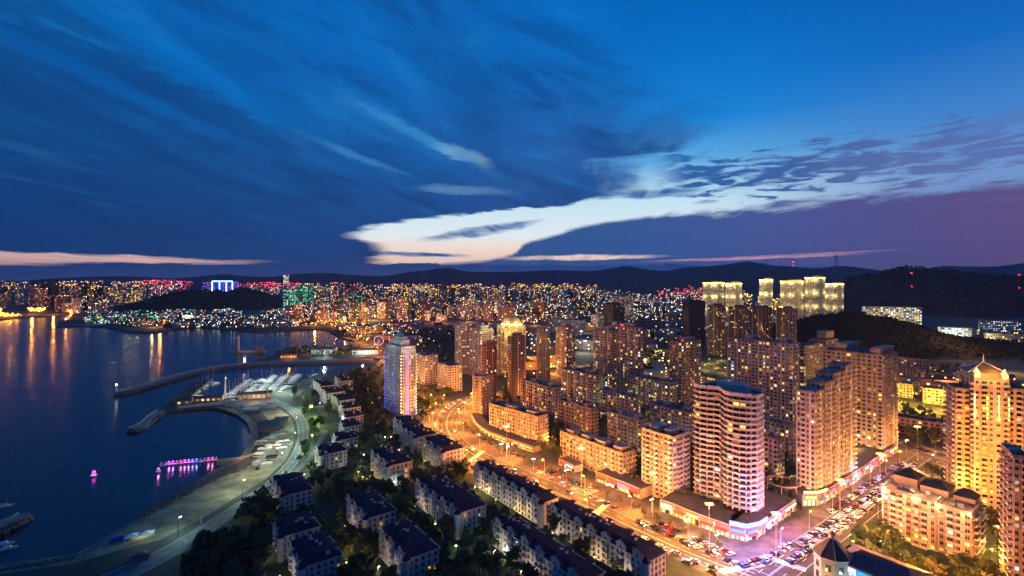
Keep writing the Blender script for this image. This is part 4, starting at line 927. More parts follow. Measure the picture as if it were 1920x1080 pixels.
for r in (9.2, 7.8):
    for i in range(n):
        t0, t1 = 2*math.pi*i/n, 2*math.pi*(i+1)/n; mb.tube((r*math.cos(t0), r*math.sin(t0), 4.2), (r*math.cos(t1), r*math.sin(t1), 4.2), .28, .28, W_pink)
for i in range(n): t0 = 2*math.pi*i/n; mb.tube((7.8*math.cos(t0), 7.8*math.sin(t0), 4.3), (9.2*math.cos(t0), 9.2*math.sin(t0), 4.3), .15, .15, W_pink)
mb.build('ring', root)
for i in range(6): t0 = 2*math.pi*i/6; m2 = MB(); m2.tube((8.5*math.cos(t0), 8.5*math.sin(t0), 0), (8.5*math.cos(t0), 8.5*math.sin(t0), 4.1), .25, .25, W_pink); m2.build('post', root)

# ------------------------------------------------------------------ octagonal pavilion and sign building, bottom right
def pavilion():
    c = P(1560, 1104); root = thing('octagonal_pavilion', 'octagonal pavilion with a ribbed cone roof and small cupola', 'pavilion', (c.x, c.y, 0)); n = 8
    A = [2*math.pi*(i+.5)/n for i in range(n)]; r, h = 6.6, 14.5; mb = MB()
    mb.cyl((0, 0, 0), r, r, h, W_sand, n); 
    w = mb.build('wall', root); w.rotation_euler.z = 2*math.pi*.5/n
    mb = MB(); mb.cyl((0, 0, h), r+.2, r+1.0, .8, T_pale, n); o_ = mb.build('cornice', root); o_.rotation_euler.z = 2*math.pi*.5/n
    mb = MB(); mb.cyl((0, 0, h+.81), r+.9, 1.1, 6.2, mat('brown_roof', (.10, .07, .06), .7, noise=.3), n); o_ = mb.build('cone_roof', root); o_.rotation_euler.z = 2*math.pi*.5/n
    for t in A: m2 = MB(); m2.tube(((r+.9)*math.cos(t), (r+.9)*math.sin(t), h+.9), (1.1*math.cos(t), 1.1*math.sin(t), h+7.1), .16, .13, T_pale); m2.build('ridge_rib', root)
    mb = MB(); mb.cyl((0, 0, h+7), 1.2, 1.2, 1.9, T_pale, 8); mb.cyl((0, 0, h+8.9), 1.7, .15, 1.5, W_tan, 8); mb.tube((0, 0, h+10.4), (0, 0, h+13), .1, .04, T_pale); mb.build('cupola', root)
    for k in range(n):
        t = 2*math.pi*k/n; rr = r*math.cos(math.pi/n)+.02
        for z, hh in ((1.0, 3.2), (5.4, 2.6), (9.8, 2.6)):
            link('window', window_proto(2.0, hh, L_warm if (z < 5) else M_glass), root, (rr*math.cos(t), rr*math.sin(t), z), t+math.pi/2)
    for dx_, dy_, cc, pw in ((-12, -8, YEL, 2500), (4, -13, COOL, 2500)): light((c.x+dx_, c.y+dy_, 6), pw, cc, .5)
pavilion()
def text(s, root, loc, rot, size, m, name='sign_lettering', ext=.12):
    cu = bpy.data.curves.new(name, 'FONT'); cu.body = s; cu.size = size; cu.extrude = ext; cu.align_x = 'LEFT'
    t = bpy.data.objects.new('tmp_text', cu); col.objects.link(t); bpy.context.view_layer.update()
    me = bpy.data.meshes.new_from_object(t); me.name = name; bpy.data.objects.remove(t); me.materials.clear(); me.materials.append(m)
    o = bpy.data.objects.new(name, me); col.objects.link(o); o.parent = root; o.location = loc; o.rotation_euler = rot; return o
def sign_building():
    C0, C1 = P(1566, 1108), P(1720, 1180); d = (C1-C0).normalized(); n = Vector((d.y, -d.x, 0)); L = (C1-C0).length; h = 13.5
    c = (C0+C1)/2-n*10; root = thing('sign_hall', 'long hall with dark purple roof and blue white billboard beside the octagonal pavilion', 'hall', (c.x, c.y, 0)); o = Vector((c.x, c.y, 0))
    A = [C0-o, C1-o, C1-n*20-o, C0-n*20-o]; mb = MB(); mb.hexa([(v.x, v.y, 0) for v in A], [(v.x, v.y, h) for v in A], W_cream); mb.build('wall', root)
    cc = sum(A, Vector())/4; rr = [cc+(v-cc)*1.04 for v in A]; rd = [A[0]*.5+A[3]*.5+d*6, A[1]*.5+A[2]*.5-d*6]
    mb = MB(); t = [(rr[0].x, rr[0].y, h), (rr[1].x, rr[1].y, h), (rr[2].x, rr[2].y, h), (rr[3].x, rr[3].y, h)]; e0, e1 = (rd[0].x, rd[0].y, h+3.6), (rd[1].x, rd[1].y, h+3.6)
    PR = mat('purple_slate', (.08, .06, .10), .7, noise=.3, nscale=.5)
    for f in ([t[0], t[1], e1, e0], [t[1], t[2], e1], [t[2], t[3], e0, e1], [t[3], t[0], e0]): mb.poly(f, PR)
    mb.build('hipped_roof', root)
    S = [C0+d*8+n*.4-o, C0+d*(L-2)+n*.4-o]; mb = MB(); Q = [S[0], S[0]+n*.3, S[1]+n*.3, S[1]]; Q = [Q[0], Q[1], Q[2], Q[3]]
    mb.hexa([(v.x, v.y, 6.5) for v in Q[::-1]], [(v.x, v.y, 12.7) for v in Q[::-1]], mat('billboard_blue', (.05, .3, .6), .5, emit=lin(20, 130, 205), estr=1.1)); bb = mb.build('billboard', root)
    S2 = [C0+n*.4-o, C0+d*7.7+n*.4-o]; mb = MB(); Q = [S2[0], S2[0]+n*.3, S2[1]+n*.3, S2[1]]
    mb.hexa([(v.x, v.y, 5.5) for v in Q[::-1]], [(v.x, v.y, 12.7) for v in Q[::-1]], mat('billboard_white', (.5, .5, .5), .5, emit=lin(215, 225, 255), estr=1.2)); mb.build('lettered_board', root)
    rz = math.atan2(d.y, d.x); q = C0+d*1.2+n*.72-o
    text('FFEI', root, (q.x, q.y, 8.2), (R(90), 0, rz), 3.6, mat('dark_lettering', (.05, .06, .12), .6))
    wht = mat('billboard_ring', (.6, .6, .6), .5, emit=lin(235, 240, 255), estr=1.6)
    for s in (14, 26):
        q = C0+d*s+n*.75-o; m2 = MB(); 
        for k in range(14):
            t0, t1 = 2*math.pi*k/16, 2*math.pi*(k+1)/16; f = lambda t_, r_=2.1: q+d*math.cos(t_)*r_+Vector((0, 0, 10.4+math.sin(t_)*1.5))
            m2.tube(f(t0), f(t1), .3, .3, wht)
        m2.build('ring_emblem', root)
    q = C0+d*16+n*.72-o; m2 = MB(); r0, r1 = q, q+d*12; m2.box(((r0.x+r1.x)/2, (r0.y+r1.y)/2, 7.2), (12, .1, 1.2), mat('billboard_cyan', (.3, .6, .7), .5, emit=lin(150, 240, 255), estr=2.2), ax=(d.x, d.y)); m2.build('light_strip', root)
sign_building()
# ------------------------------------------------------------------ helpers for scattering
def inside(p, poly):
    c = False; n = len(poly); x, y = p[0], p[1]
    for i in range(n):
        a, b = poly[i], poly[i-1]
        if (a[1] > y) != (b[1] > y) and x < (b[0]-a[0])*(y-a[1])/(b[1]-a[1])+a[0]: c = not c
    return c
BB = []
def footbb():
    BB.clear()
    for f in FOOT:
        xs = [p.x for p in f]; ys = [p.y for p in f]; BB.append((min(xs), max(xs), min(ys), max(ys), f, sum(f, Vector())/len(f)))
footbb()
def hits_building(p, m=2.5):
    for (x0, x1, y0, y1, f, c) in BB:
        if x0-m < p.x < x1+m and y0-m < p.y < y1+m:
            q = p+(c-p).normalized()*m
            if inside(p, f) or inside(q, f): return True
    return False
ROADPX = [l+r[::-1] for l, r in RL.values()]
def on_road(px, py): return any(inside((px, py), r) for r in ROADPX)
LANDPX = COAST+[(-600, 528), (3000, 528), (3000, 1500), (-300, 1500)]
# ------------------------------------------------------------------ street lamps
M_pole = mat('lamp_pole_paint', (.35, .35, .36), .5, metal=.4)
def lamp_proto(name, label, h, arm, em, c, power, cat='street lamp', head=.55, group=None, r=.35, double=False):
    t = thing(name, label, cat, (0, 0, 0), group=group)
    mb = MB(); mb.cyl((0, 0, 0), .16, .08, h, M_pole, 6); mb.cyl((0, 0, 0), .3, .26, .7, M_pole, 6); a = mb.build('pole', t)
    ks = [a]
    for s in ((-1, 1) if double else (1,)):
        mb = MB()
        if arm: mb.tube((0, 0, h-.3), (s*arm, 0, h+.25), .06, .05, M_pole)
        mb.box((s*arm, 0, h+.0), (head*1.5, head, .22), em); ks.append(mb.build('lamp_head', t))
    l = light((arm*.6, 0, h-.35), power, c, r, parent=t); ks.append(l); remember(t, ks); return t
def lamps(proto, pts, label, group):
    for p, a in pts: place(proto, (p.x, p.y, 0), a, label=label, group=group)
p1_ = lamp_proto('street_lamp', 'orange street lamp', 10, 1.6, E_orange, OR, 60000)
lamps(p1_, along_line([(1380, 1092), (1240, 1035), (1096, 970), (996, 928), (926, 896), (876, 871), (842, 849), (816, 817), (812, 788), (824, 766), (846, 749)], 36, 0, 8), 'orange street lamp on the garden side kerb of the curving boulevard', 'orange lamps on the garden side of the boulevard')
lamps(p1_, along_line([(1360, 1052), (1206, 976), (1114, 932), (1034, 897), (964, 867), (903, 842), (876, 823), (862, 804), (862, 788), (872, 773), (900, 748)], 36, 0, 20), 'orange street lamp on the shop side kerb of the curving boulevard', 'orange lamps on the shop side of the boulevard')
p2_ = lamp_proto('street_lamp', 'lamp', 10, 1.6, E_orange, (1, .38, .09), 15000)
lamps(p2_, along_line([(1440, 1046), (1530, 988), (1640, 908), (1700, 864)], 30, 0, 12), 'warm street lamp on the shop side kerb of the avenue', 'lamps on the shop side of the avenue')
lamps(p2_, along_line([(1530, 1068), (1606, 1004), (1672, 952), (1730, 908)], 34, 0, 12), 'warm street lamp on the park side kerb of the avenue', 'lamps on the park side of the avenue')
lamps(p2_, along_line([(1600, 822), (1676, 840), (1740, 867), (1800, 884), (1920, 914)], 34, 0, 5), 'warm street lamp on the cross street above the avenue', 'lamps on the cross street')
p3_ = lamp_proto('street_lamp', 'lamp', 10, 1.6, E_orange, (1, .55, .06), 90000)
lamps(p3_, along_line([(1600, 744), (1680, 755), (1760, 780), (1800, 794), (1920, 826)], 34, 0, 5), 'yellow street lamp on the bright street left of the spired tower', 'lamps on the yellow street')
p4_ = lamp_proto('street_lamp', 'lamp', 9, 1.4, E_white, (.62, 1.0, .82), 4500)
lamps(p4_, along_line([(300, 1024), (380, 978), (441, 938), (498, 902), (538, 863), (554, 832), (556, 801), (547, 782)], 48, 0, 10), 'pale green street lamp beside the curved beach drive', 'lamps along the beach drive')
lamps(p1_, along_line([(905, 753), (822, 760), (776, 742), (745, 700), (713, 668), (688, 646), (640, 633)], 45, 0, 12), 'orange street lamp on the harbour road behind the blue lit tower', 'lamps on the harbour road')
lamps(p1_, along_line([(640, 606), (760, 607), (880, 606), (1000, 610), (1100, 622)], 75, 0, 12), 'orange street lamp on the far bright avenue across the middle of the city', 'lamps on the far avenue')
# plaza and parking lamps, small masts with several heads
p5_ = lamp_proto('plaza_lamp', 'lamp', 7, 0.9, E_white, (1, .70, .5), 1300, double=True, cat='plaza lamp')
for (x, y), lab in (((1062, 902), 'double headed plaza lamp by the glass pavilion'), ((1140, 930), 'double headed plaza lamp before the red signs'), ((1222, 960), 'bright double headed lamp in front of the orange corner tower'), ((1290, 1000), 'double headed plaza lamp among the planters'),
                    ((1345, 1030), 'double headed plaza lamp left of the corner plaza'), ((1000, 880), 'double headed plaza lamp beside the curved arcade'), ((940, 850), 'double headed plaza lamp in the road bend car park')):
    p = P(x, y); place(p5_, (p.x, p.y, 0), .6, label=lab)
p11 = lamp_proto('high_mast_lamp', 'lamp', 24, 0, E_orange, (1, .37, .08), 42000, cat='high mast lamp', head=2.2, r=1)  # all but the crossing and corner tower masts are added to light facades
for (x, y), lab in (((1455, 1062), 'high mast lamp glaring in the middle of the crossing'), ((1224, 968), 'high mast lamp before the orange corner tower'), ((1575, 985), 'added high mast lamp in the middle of the avenue'), ((1650, 925), 'added high mast lamp at the upper part of the avenue'), ((1090, 912), 'added high mast lamp in front of the long orange block'), ((950, 862), 'added high mast lamp in the road bend'), ((1330, 1040), 'added high mast lamp left of the corner plaza'), ((1720, 862), 'added high mast lamp at the upper crossing')):
    p = P(x, y); place(p11, (p.x, p.y, 0), 0, label=lab)
# light thrown by the shop signs (each sits in front of its own row)
for x, y, c, e, z in ((1396, 1040, (.12, .22, 1), 11000, 7), (1430, 1034, (.22, .2, 1), 9000, 7), (1380, 1062, (.2, .2, 1), 5000, 7), (1380, 1030, (.5, .4, 1), 4000, 6), (1450, 1010, (.8, .3, 1), 7000, 6), (1480, 992, (.95, .35, .9), 6000, 6), (1180, 938, (1, .25, .3), 5000, 5), (1150, 925, (1, .3, .4), 5000, 5), (1250, 972, (1, .8, .55), 4000, 5), (1300, 995, (1, .85, .6), 4500, 5),
                      (1345, 1015, (1, .6, .7), 4000, 5), (1530, 962, (.85, 1, .3), 4500, 6), (1560, 950, (1, .6, .4), 4000, 6), (1590, 930, (1, .35, .45), 7000, 6), (1620, 910, (.75, .4, 1), 7000, 6), (1650, 885, (1, .3, .6), 6000, 6), (1675, 868, (1, .5, .6), 5000, 6), (1075, 892, (.8, 1, .9), 3500, 5), (960, 846, (1, .6, .3), 3000, 5),
                      (1500, 1010, (1, .25, .75), 9000, 8), (1560, 975, (1, .3, .55), 7000, 8), (1470, 1040, (.45, .3, 1), 9000, 8), (1420, 1052, (.4, .4, 1), 8000, 8)):
    p = P(x, y); light((p.x, p.y, z+3), e*(1.35 if c[2] > c[1]*1.6 and c[1] < .5 else .4), c, 1.2)
# garden lamps
p6_ = lamp_proto('garden_lamp', 'lamp', 3.6, 0, E_white, (.65, 1, .85), 1000, cat='garden lamp', head=.5, r=.2)
for x, y in [(600, 762), (705, 818), (722, 828), (733, 832), (695, 850), (716, 845), (682, 862), (676, 875), (712, 925), (740, 915), (792, 990), (762, 958), (905, 1030), (920, 965), (930, 1000), (855, 1038), (725, 1040), (570, 900), (588, 902), (672, 980), (945, 1045), (870, 960)]:
    p = P(x, y)
    if not hits_building(p, 1): place(p6_, (p.x, p.y, 0), 0, label='short pale green garden lamp among the trees of the mansion gardens', group='pale green garden lamps')
p7_ = lamp_proto('garden_lamp', 'lamp', 3.6, 0, E_gold, (1, .66, .18), 1300, cat='garden lamp', head=.5, r=.2)
for x, y in [(764, 842), (672, 895), (680, 905), (688, 908), (782, 868), (812, 868), (900, 925), (912, 928), (652, 1028), (664, 1040), (640, 1055), (650, 1070), (1062, 1010), (1080, 1040), (1115, 1060), (965, 965), (975, 975), (690, 735), (705, 742), (680, 725), (668, 712), (712, 752), (698, 762), (722, 765), (735, 745), (660, 735), (645, 745), (700, 715), (728, 730), (805, 792), (790, 775), (815, 800)]:
    p = P(x, y)
    if not hits_building(p, 1): place(p7_, (p.x, p.y, 0), 0, label='short amber garden lamp among the trees of the gardens', group='amber garden lamps')
p12 = lamp_proto('garden_lamp', 'lamp', 4.2, .5, E_gold, (1, .80, .58), 1500, cat='garden lamp', head=.4, r=.2)  # extra lamps added along the mansion fronts to brighten their walls
for (x, y) in FILLSPOT:
    if not hits_building(Vector((x, y, 0)), .5): place(p12, (x, y, 0), 0, label='added warm path lamp in front of the long side of a mansion block', group='added path lamps before the mansions')
p8_ = lamp_proto('park_lamp', 'lamp', 5, 0, E_orange, (1, .5, .08), 6000, cat='park lamp', head=.6)
for x, y in [(1620, 1010), (1650, 1035), (1690, 1060), (1600, 1035), (1700, 1075), (1750, 1085), (1845, 1030), (1860, 1050), (1880, 1075), (1870, 1005), (1835, 990), (1855, 975), (1890, 1040), (1810, 905), (1780, 905), (1755, 895), (1850, 1090), (1720, 1095)]:
    p = P(x, y)
    if not hits_building(p, 1): place(p8_, (p.x, p.y, 0), 0, label='orange park lamp between the trees round the lower right houses', group='orange park lamps')
for x, y, e, z in ((1790, 930, 34000, 20), (1640, 1030, 34000, 14), (1730, 1110, 60000, 16), (1800, 1120, 30000, 14), (1870, 1085, 16000, 10), (1910, 990, 30000, 18), (1850, 985, 60000, 34), (1810, 955, 26000, 16), (1880, 985, 30000, 50)):
    p = P(x, y); light((p.x, p.y, z), e, (1, .34, .05), .8)  # bare lights added to wash the right-hand tower and houses orange
# lamps of the courts between the slab blocks, sports ground floodlights, bare fill lights
p9_ = lamp_proto('yard_lamp', 'lamp', 8, 0, E_gold, (1, .72, .12), 16000, cat='yard lamp', head=.9, r=.6)
for x, y in [(1218, 672), (1232, 668), (1245, 680), (1212, 684), (1330, 682), (1345, 690), (1352, 676), (1322, 694), (1360, 700)]:
    p = P(x, y); place(p9_, (p.x, p.y, 0), 0, label='yellow yard lamp in the bright yards between the court towers', group='yellow yard lamps')
p10 = lamp_proto('floodlight_mast', 'lamp', 22, 0, E_white, (1, .90, .62), 110000, cat='floodlight', head=3, r=1)
for x, y, l in [(1097, 662, 'floodlight mast with a glaring head over the pale sports ground, nearer one'), (1090, 640, 'floodlight mast behind the glaring one at the sports ground')]:
    p = P(x, y); place(p10, (p.x, p.y, 0), 0, label=l)
for x, y, c, e, z in ((1000, 700, OR, 90000, 10), (1040, 700, OR, 80000, 8), (990, 680, (1, .5, .2), 80000, 12), (1100, 690, (1, .6, .25), 90000, 12), (1010, 660, (.5, 1, .7), 50000, 10), (1240, 715, (1, .3, .2), 12000, 8),
                      (930, 740, OR, 50000, 9), (995, 745, OR, 40000, 9), (1165, 860, (1, .6, .2), 7000, 8), (1120, 835, OR, 9000, 6), (1030, 835, OR, 9000, 6), (1240, 850, YEL, 5000, 8), (1330, 870, COOL, 3000, 7), (1090, 800, (1, .6, .2), 9000, 8), (1150, 770, YEL, 8000, 8), (1280, 800, YEL, 8000, 8), (1380, 850, YEL, 7000, 8), (1480, 915, YEL, 6000, 6), (1060, 770, (1, .55, .18), 12000, 8), (1210, 790, (1, .6, .2), 9000, 8), (1400, 780, (1, .6, .2), 16000, 10), (1530, 800, (1, .5, .14), 22000, 12), (1600, 860, (1, .5, .14), 12000, 10), (1140, 730, (1, .6, .2), 20000, 10), (1240, 745, (1, .6, .2), 16000, 10),
                      (1700, 770, (1, .6, .08), 60000, 10), (1730, 720, OR, 40000, 10), (1650, 780, OR, 9000, 10), (1775, 770, (1, .6, .08), 60000, 10), (1760, 850, OR, 30000, 9), (1750, 815, OR, 5000, 9)):
    p = P(x, y); light((p.x, p.y, z), e, c, .8)  # no lamps modelled here; some are added in the alleys to fill dark walls

# ------------------------------------------------------------------ cars
PAINTS = {'white': (.7, .7, .7), 'silver': (.42, .43, .45), 'black': (.02, .02, .022), 'red': (.35, .02, .02), 'blue': (.02, .05, .2), 'dark grey': (.08, .08, .09)}
M_tyre = mat('tyre_rubber', (.015, .015, .015), .9); M_carglass = mat('car_glass', (.015, .018, .022), .08, spec=.8)
E_head = mat('headlight_glow', (.7, .7, .6), .4, emit=lin(255, 236, 196), estr=30); E_tail = mat('tail_light_glow', (.4, .02, .02), .4, emit=lin(255, 40, 30), estr=9)
M_lens = mat('headlight_lens', (.6, .6, .6), .15); M_rlens = mat('tail_lens', (.3, .02, .02), .2)
CARK = {}
def car_proto(cn, moving=False):
    pm = mat('car_paint_'+cn.replace(' ', '_'), PAINTS[cn], .25, metal=.3, spec=.6)
    t = thing('car', cn+' car', 'car'); ks = []
    mb = MB(); prof = [(-2.2, .35), (-2.25, .75), (-2.0, .95), (-1.3, 1.0), (.95, 1.0), (2.0, .85), (2.25, .65), (2.2, .32)]
    n = len(prof)
    for s in range(n-1):
        (x0, z0), (x1, z1) = prof[s], prof[s+1]; mb.poly([(x0, -.88, z0), (x0, .88, z0), (x1, .88, z1), (x1, -.88, z1)][::-1], pm)
    mb.poly([(x, -.88, z) for x, z in prof][::-1], pm); mb.poly([(x, .88, z) for x, z in prof], pm)
    mb.hexa([(-1.35, -.72, 1.44), (.35, -.72, 1.44), (.35, .72, 1.44), (-1.35, .72, 1.44)], [(-1.3, -.68, 1.5), (.3, -.68, 1.5), (.3, .68, 1.5), (-1.3, .68, 1.5)], pm)
    ks.append(mb.build('body', t))
    mb = MB(); mb.hexa([(-1.85, -.84, .98), (1.05, -.84, .98), (1.05, .84, .98), (-1.85, .84, .98)], [(-1.36, -.72, 1.445), (.36, -.72, 1.445), (.36, .72, 1.445), (-1.36, .72, 1.445)], M_carglass, top=False); ks.append(mb.build('cabin_glass', t))
    w = MB(); A = [2*math.pi*i/10 for i in range(10)]
    w.hexa([(.32*math.cos(a), -.1, .32*math.sin(a)) for a in A], [(.32*math.cos(a), .1, .32*math.sin(a)) for a in A], M_tyre); wm = w.mesh('wheel')
    for x in (-1.35, 1.4):
        for y in (-.84, .84): ks.append(link('wheel', wm, t, (x, y, .32)))
    hm = MB(); hm.box((2.2, 0, .56), (.12, .36, .18), E_head if moving else M_lens); tm = MB(); tm.box((-2.2, 0, .62), (.1, .34, .16), E_tail if moving else M_rlens)
    h_, t_ = hm.mesh('headlight'), tm.mesh('tail_light')
    for y in (-.62, .62): ks.append(link('headlight', h_, t, (0, y, 0))); ks.append(link('tail_light', t_, t, (0, y, 0)))
    if moving: ks.append(light((4.5, 0, .9), 260, (1, .8, .5), .2, parent=t)); ks.append(light((-3.6, 0, .8), 60, (1, .12, .05), .2, parent=t))
    remember(t, ks); return t
PARK = {k: car_proto(k) for k in PAINTS}; MOVE = {k: car_proto(k, True) for k in ('white', 'silver', 'black', 'dark grey')}
NC = 0
crnd = random.Random(5); choice_ = ['white', 'white', 'silver', 'black', 'black', 'dark grey', 'blue', 'red', 'silver']
def car_row(pts, step, turn, lab, grp, skip=.08, off=0.0):
    global NC
    for p, a in along_line(pts, step, off, n=4):
        if crnd.random() < skip: continue
        k = crnd.choice(choice_); NC += 1
        place(PARK[k], (p.x, p.y, .13), a+turn+crnd.uniform(-.04, .04)+(math.pi if crnd.random() < .3 else 0), label=k+' car parked in '+lab, group=grp+', '+k+' ones')
car_row([(1200, 979), (1322, 1034), (1390, 1064)], 2.9, 1.2, 'the slanted row by the boulevard planters', 'cars parked between boulevard and planters')
car_row([(1240, 985), (1330, 1024), (1382, 1046)], 3.2, 1.2, 'the row before the long shop row', 'cars parked before the long shop row', .35)
car_row([(1012, 888), (1100, 928), (1170, 962)], 5.5, 1.2, 'the broken row near the glass pavilion', 'cars parked near the glass pavilion', .2)
car_row([(1010, 880), (1070, 902), (1120, 925)], 4.2, 1.3, 'the lit lot behind the boulevard trees', 'cars parked behind the boulevard trees', .3)
car_row([(893, 815), (930, 838), (985, 860)], 4.4, 1.2, 'the car park of the road bend', 'cars parked in the road bend', .25)
car_row([(1390, 1062), (1440, 1048), (1490, 1015)], 2.9, 1.5, 'the curved row round the corner plaza', 'cars parked round the corner plaza', .05)
car_row([(1556, 962), (1600, 931), (1640, 902), (1690, 868)], 2.9, 1.3, 'the row below the avenue shops', 'cars parked below the avenue shops', .1)
car_row([(1500, 1022), (1560, 982), (1620, 940), (1680, 897), (1712, 872)], 2.9, 1.3, 'the middle row of the avenue', 'cars parked in the middle of the avenue', .1)
car_row([(1480, 1056), (1540, 1016), (1600, 972), (1650, 932), (1700, 895)], 2.9, 1.3, 'the park side row of the avenue', 'cars parked on the park side of the avenue', .08)
car_row([(1690, 832), (1740, 848), (1795, 863)], 4.2, 0, 'the far side of the cross street', 'cars parked on the cross street', .2)
car_row([(483, 880), (510, 860), (525, 840)], 7, .2, 'the sandy lot by the beach drive', 'cars parked by the beach drive', .3)
car_row([(750, 850), (790, 838)], 5, 0, 'the garden court near the blue lit tower', 'cars parked in the garden court', .3)
def traffic(pts, step, off, turn, lab, grp, skip=.3):
    for p, a in along_line(pts, step, off, n=6):
        if crnd.random() < skip: continue
        k = crnd.choice(list(MOVE)); place(MOVE[k], (p.x, p.y, .25), a+turn, label=k+' car driving with its lights on '+lab, group=grp+', '+k+' ones')
CL = [(1500, 1120), (1416, 1085), (1285, 1034), (1151, 974), (1055, 930), (980, 897), (915, 868), (890, 856), (858, 835), (840, 810), (838, 789), (848, 770), (868, 755), (897, 744)]
traffic(CL, 8.5, 5.5, 0, 'up the garden side of the boulevard', 'cars driving up the boulevard', .15)
traffic(CL, 11, 9, 0, 'up the outer garden side lane', 'cars driving up the outer lane', .35)
traffic(CL, 26, -5.5, math.pi, 'down the shop side of the boulevard', 'cars driving down the boulevard', .4)
traffic([(1580, 812), (1676, 830), (1742, 854), (1800, 870), (1920, 898)], 16, 2, 0, 'along the cross street', 'cars driving along the cross street', .2)
traffic([(1475, 1060), (1580, 988), (1685, 912), (1745, 862)], 40, 4, 0, 'up the avenue', 'cars driving up the avenue', .3)

# ------------------------------------------------------------------ trees
LEAF = [mat('leaves_green', (.05, .085, .025), .8, noise=.4, nscale=.8, vary=.35, c2=(.02, .04, .012)), mat('leaves_olive', (.09, .09, .025), .8, noise=.4, nscale=.8, vary=.35, c2=(.035, .04, .012))]
M_bark = mat('bark', (.07, .05, .035), .9, noise=.4, nscale=2)
def crown_mb(mb, h, r, seed, n, ls, m, base=(0, 0, 0)):
    rn = random.Random(seed); lobes = []
    for k in range(7):
        a = rn.uniform(0, 6.28); d = rn.uniform(.15, .62)*r
        lobes.append((d*math.cos(a), d*math.sin(a), h*rn.uniform(.45, .85), r*rn.uniform(.35, .55)))
    for _ in range(n):
        lx, ly, lz, lr = rn.choice(lobes); v = Vector((rn.gauss(0, 1), rn.gauss(0, 1), rn.gauss(0, 1))).normalized()*lr*rn.uniform(.6, 1.08)
        c = Vector((base[0]+lx+v.x, base[1]+ly+v.y, base[2]+lz+v.z*.85)); nn = (v.normalized()+Vector((rn.gauss(0, .5), rn.gauss(0, .5), rn.gauss(0, .5)+.3))).normalized()
        t = nn.orthogonal().normalized(); b = nn.cross(t); s = ls*rn.uniform(.6, 1.3); a = rn.uniform(0, 3.14); t2 = t*math.cos(a)+b*math.sin(a); b2 = nn.cross(t2)
        mb.poly([c-t2*s-b2*s*.5, c+t2*s*.2-b2*s*.8, c+t2*s+b2*s*.3, c-t2*s*.3+b2*s*.8], m)
def tree_proto(name, label, h, r, seed, m, n=420, ls=.42):
    t = thing(name, label, 'tree'); mb = MB(); rn = random.Random(seed)
    mb.cyl((0, 0, 0), .26, .14, h*.45, M_bark, 6)
    for k in range(4):
        a = k*1.57+rn.uniform(-.4, .4); mb.tube((0, 0, h*.38), (math.cos(a)*r*.45, math.sin(a)*r*.45, h*.68), .11, .04, M_bark, 4)
    tr = mb.build('trunk', t); cm = MB(); crown_mb(cm, h, r, seed, n, ls, m); cr = cm.build('crown', t); remember(t, [tr, cr]); return t
TREES = [tree_proto('broadleaf_tree', 'x', 8, 3.4, 1, LEAF[0]), tree_proto('broadleaf_tree', 'x', 9, 3.0, 2, LEAF[0]), tree_proto('broadleaf_tree', 'x', 7, 3.6, 3, LEAF[1]), tree_proto('broadleaf_tree', 'x', 10, 2.6, 4, LEAF[1])]
SMALL = tree_proto('street_tree', 'x', 5, 2.1, 9, LEAF[1], 260, .34)
trn = random.Random(77); NTR = 0
def grove(poly, n, lab, grp, protos=TREES, smin=.85, smax=1.4, roads=True):
    global NTR
    xs = [p[0] for p in poly]; ys = [p[1] for p in poly]; k = 0; tries = 0
    while k < n and tries < n*30:
        tries += 1; px, py = trn.uniform(min(xs), max(xs)), trn.uniform(min(ys), max(ys))
        if not inside((px, py), poly) or (roads and on_road(px, py)): continue
        p = P(px, py)
        if hits_building(p, 4.5): continue
        s = trn.uniform(smin, smax); k += 1; NTR += 1
        place(trn.choice(protos), (p.x, p.y, 0), trn.uniform(0, 6.28), scale=(s, s, s*trn.uniform(.85, 1.15)), label=lab, group=grp)
grove([(560, 900), (700, 790), (730, 790), (790, 840), (870, 890), (900, 960), (1000, 1000), (1240, 1100), (1240, 1180), (560, 1180), (520, 1000)], 210, 'dark leafy tree between the mansion blocks of the gardens', 'trees of the mansion gardens')
grove([(345, 1040), (420, 1000), (500, 930), (560, 915), (520, 1000), (480, 1100), (350, 1100)], 26, 'dark leafy tree in the park strip beside the beach drive', 'trees beside the beach drive')
grove([(560, 766), (590, 760), (606, 790), (600, 830), (560, 880), (530, 905), (560, 865), (577, 830), (578, 800), (570, 780)], 22, 'tree lit bright green by the beach drive lamps', 'green lit trees by the beach drive')
grove([(520, 740), (600, 735), (660, 790), (640, 800), (600, 770), (560, 760)], 18, 'dark tree between the marina and the seaside mansions', 'trees by the marina')
grove([(1560, 1050), (1650, 990), (1700, 1060), (1830, 1060), (1900, 1100), (1900, 1160), (1700, 1160), (1600, 1100)], 34, 'orange lit tree in the park around the lower right houses', 'orange lit park trees')
grove([(1835, 1060), (1830, 1000), (1830, 965), (1900, 975), (1900, 1060)], 14, 'orange lit tree in the court left of the rose edge tower', 'court trees at the right edge')
grove([(1700, 905), (1760, 890), (1805, 900), (1800, 935), (1700, 930)], 10, 'tree behind the apartment house with roof terraces', 'trees behind the terrace house')
grove([(1680, 800), (1800, 835), (1800, 858), (1740, 842), (1680, 822)], 20, 'low brownish tree in the belt along the cross street', 'trees along the cross street')
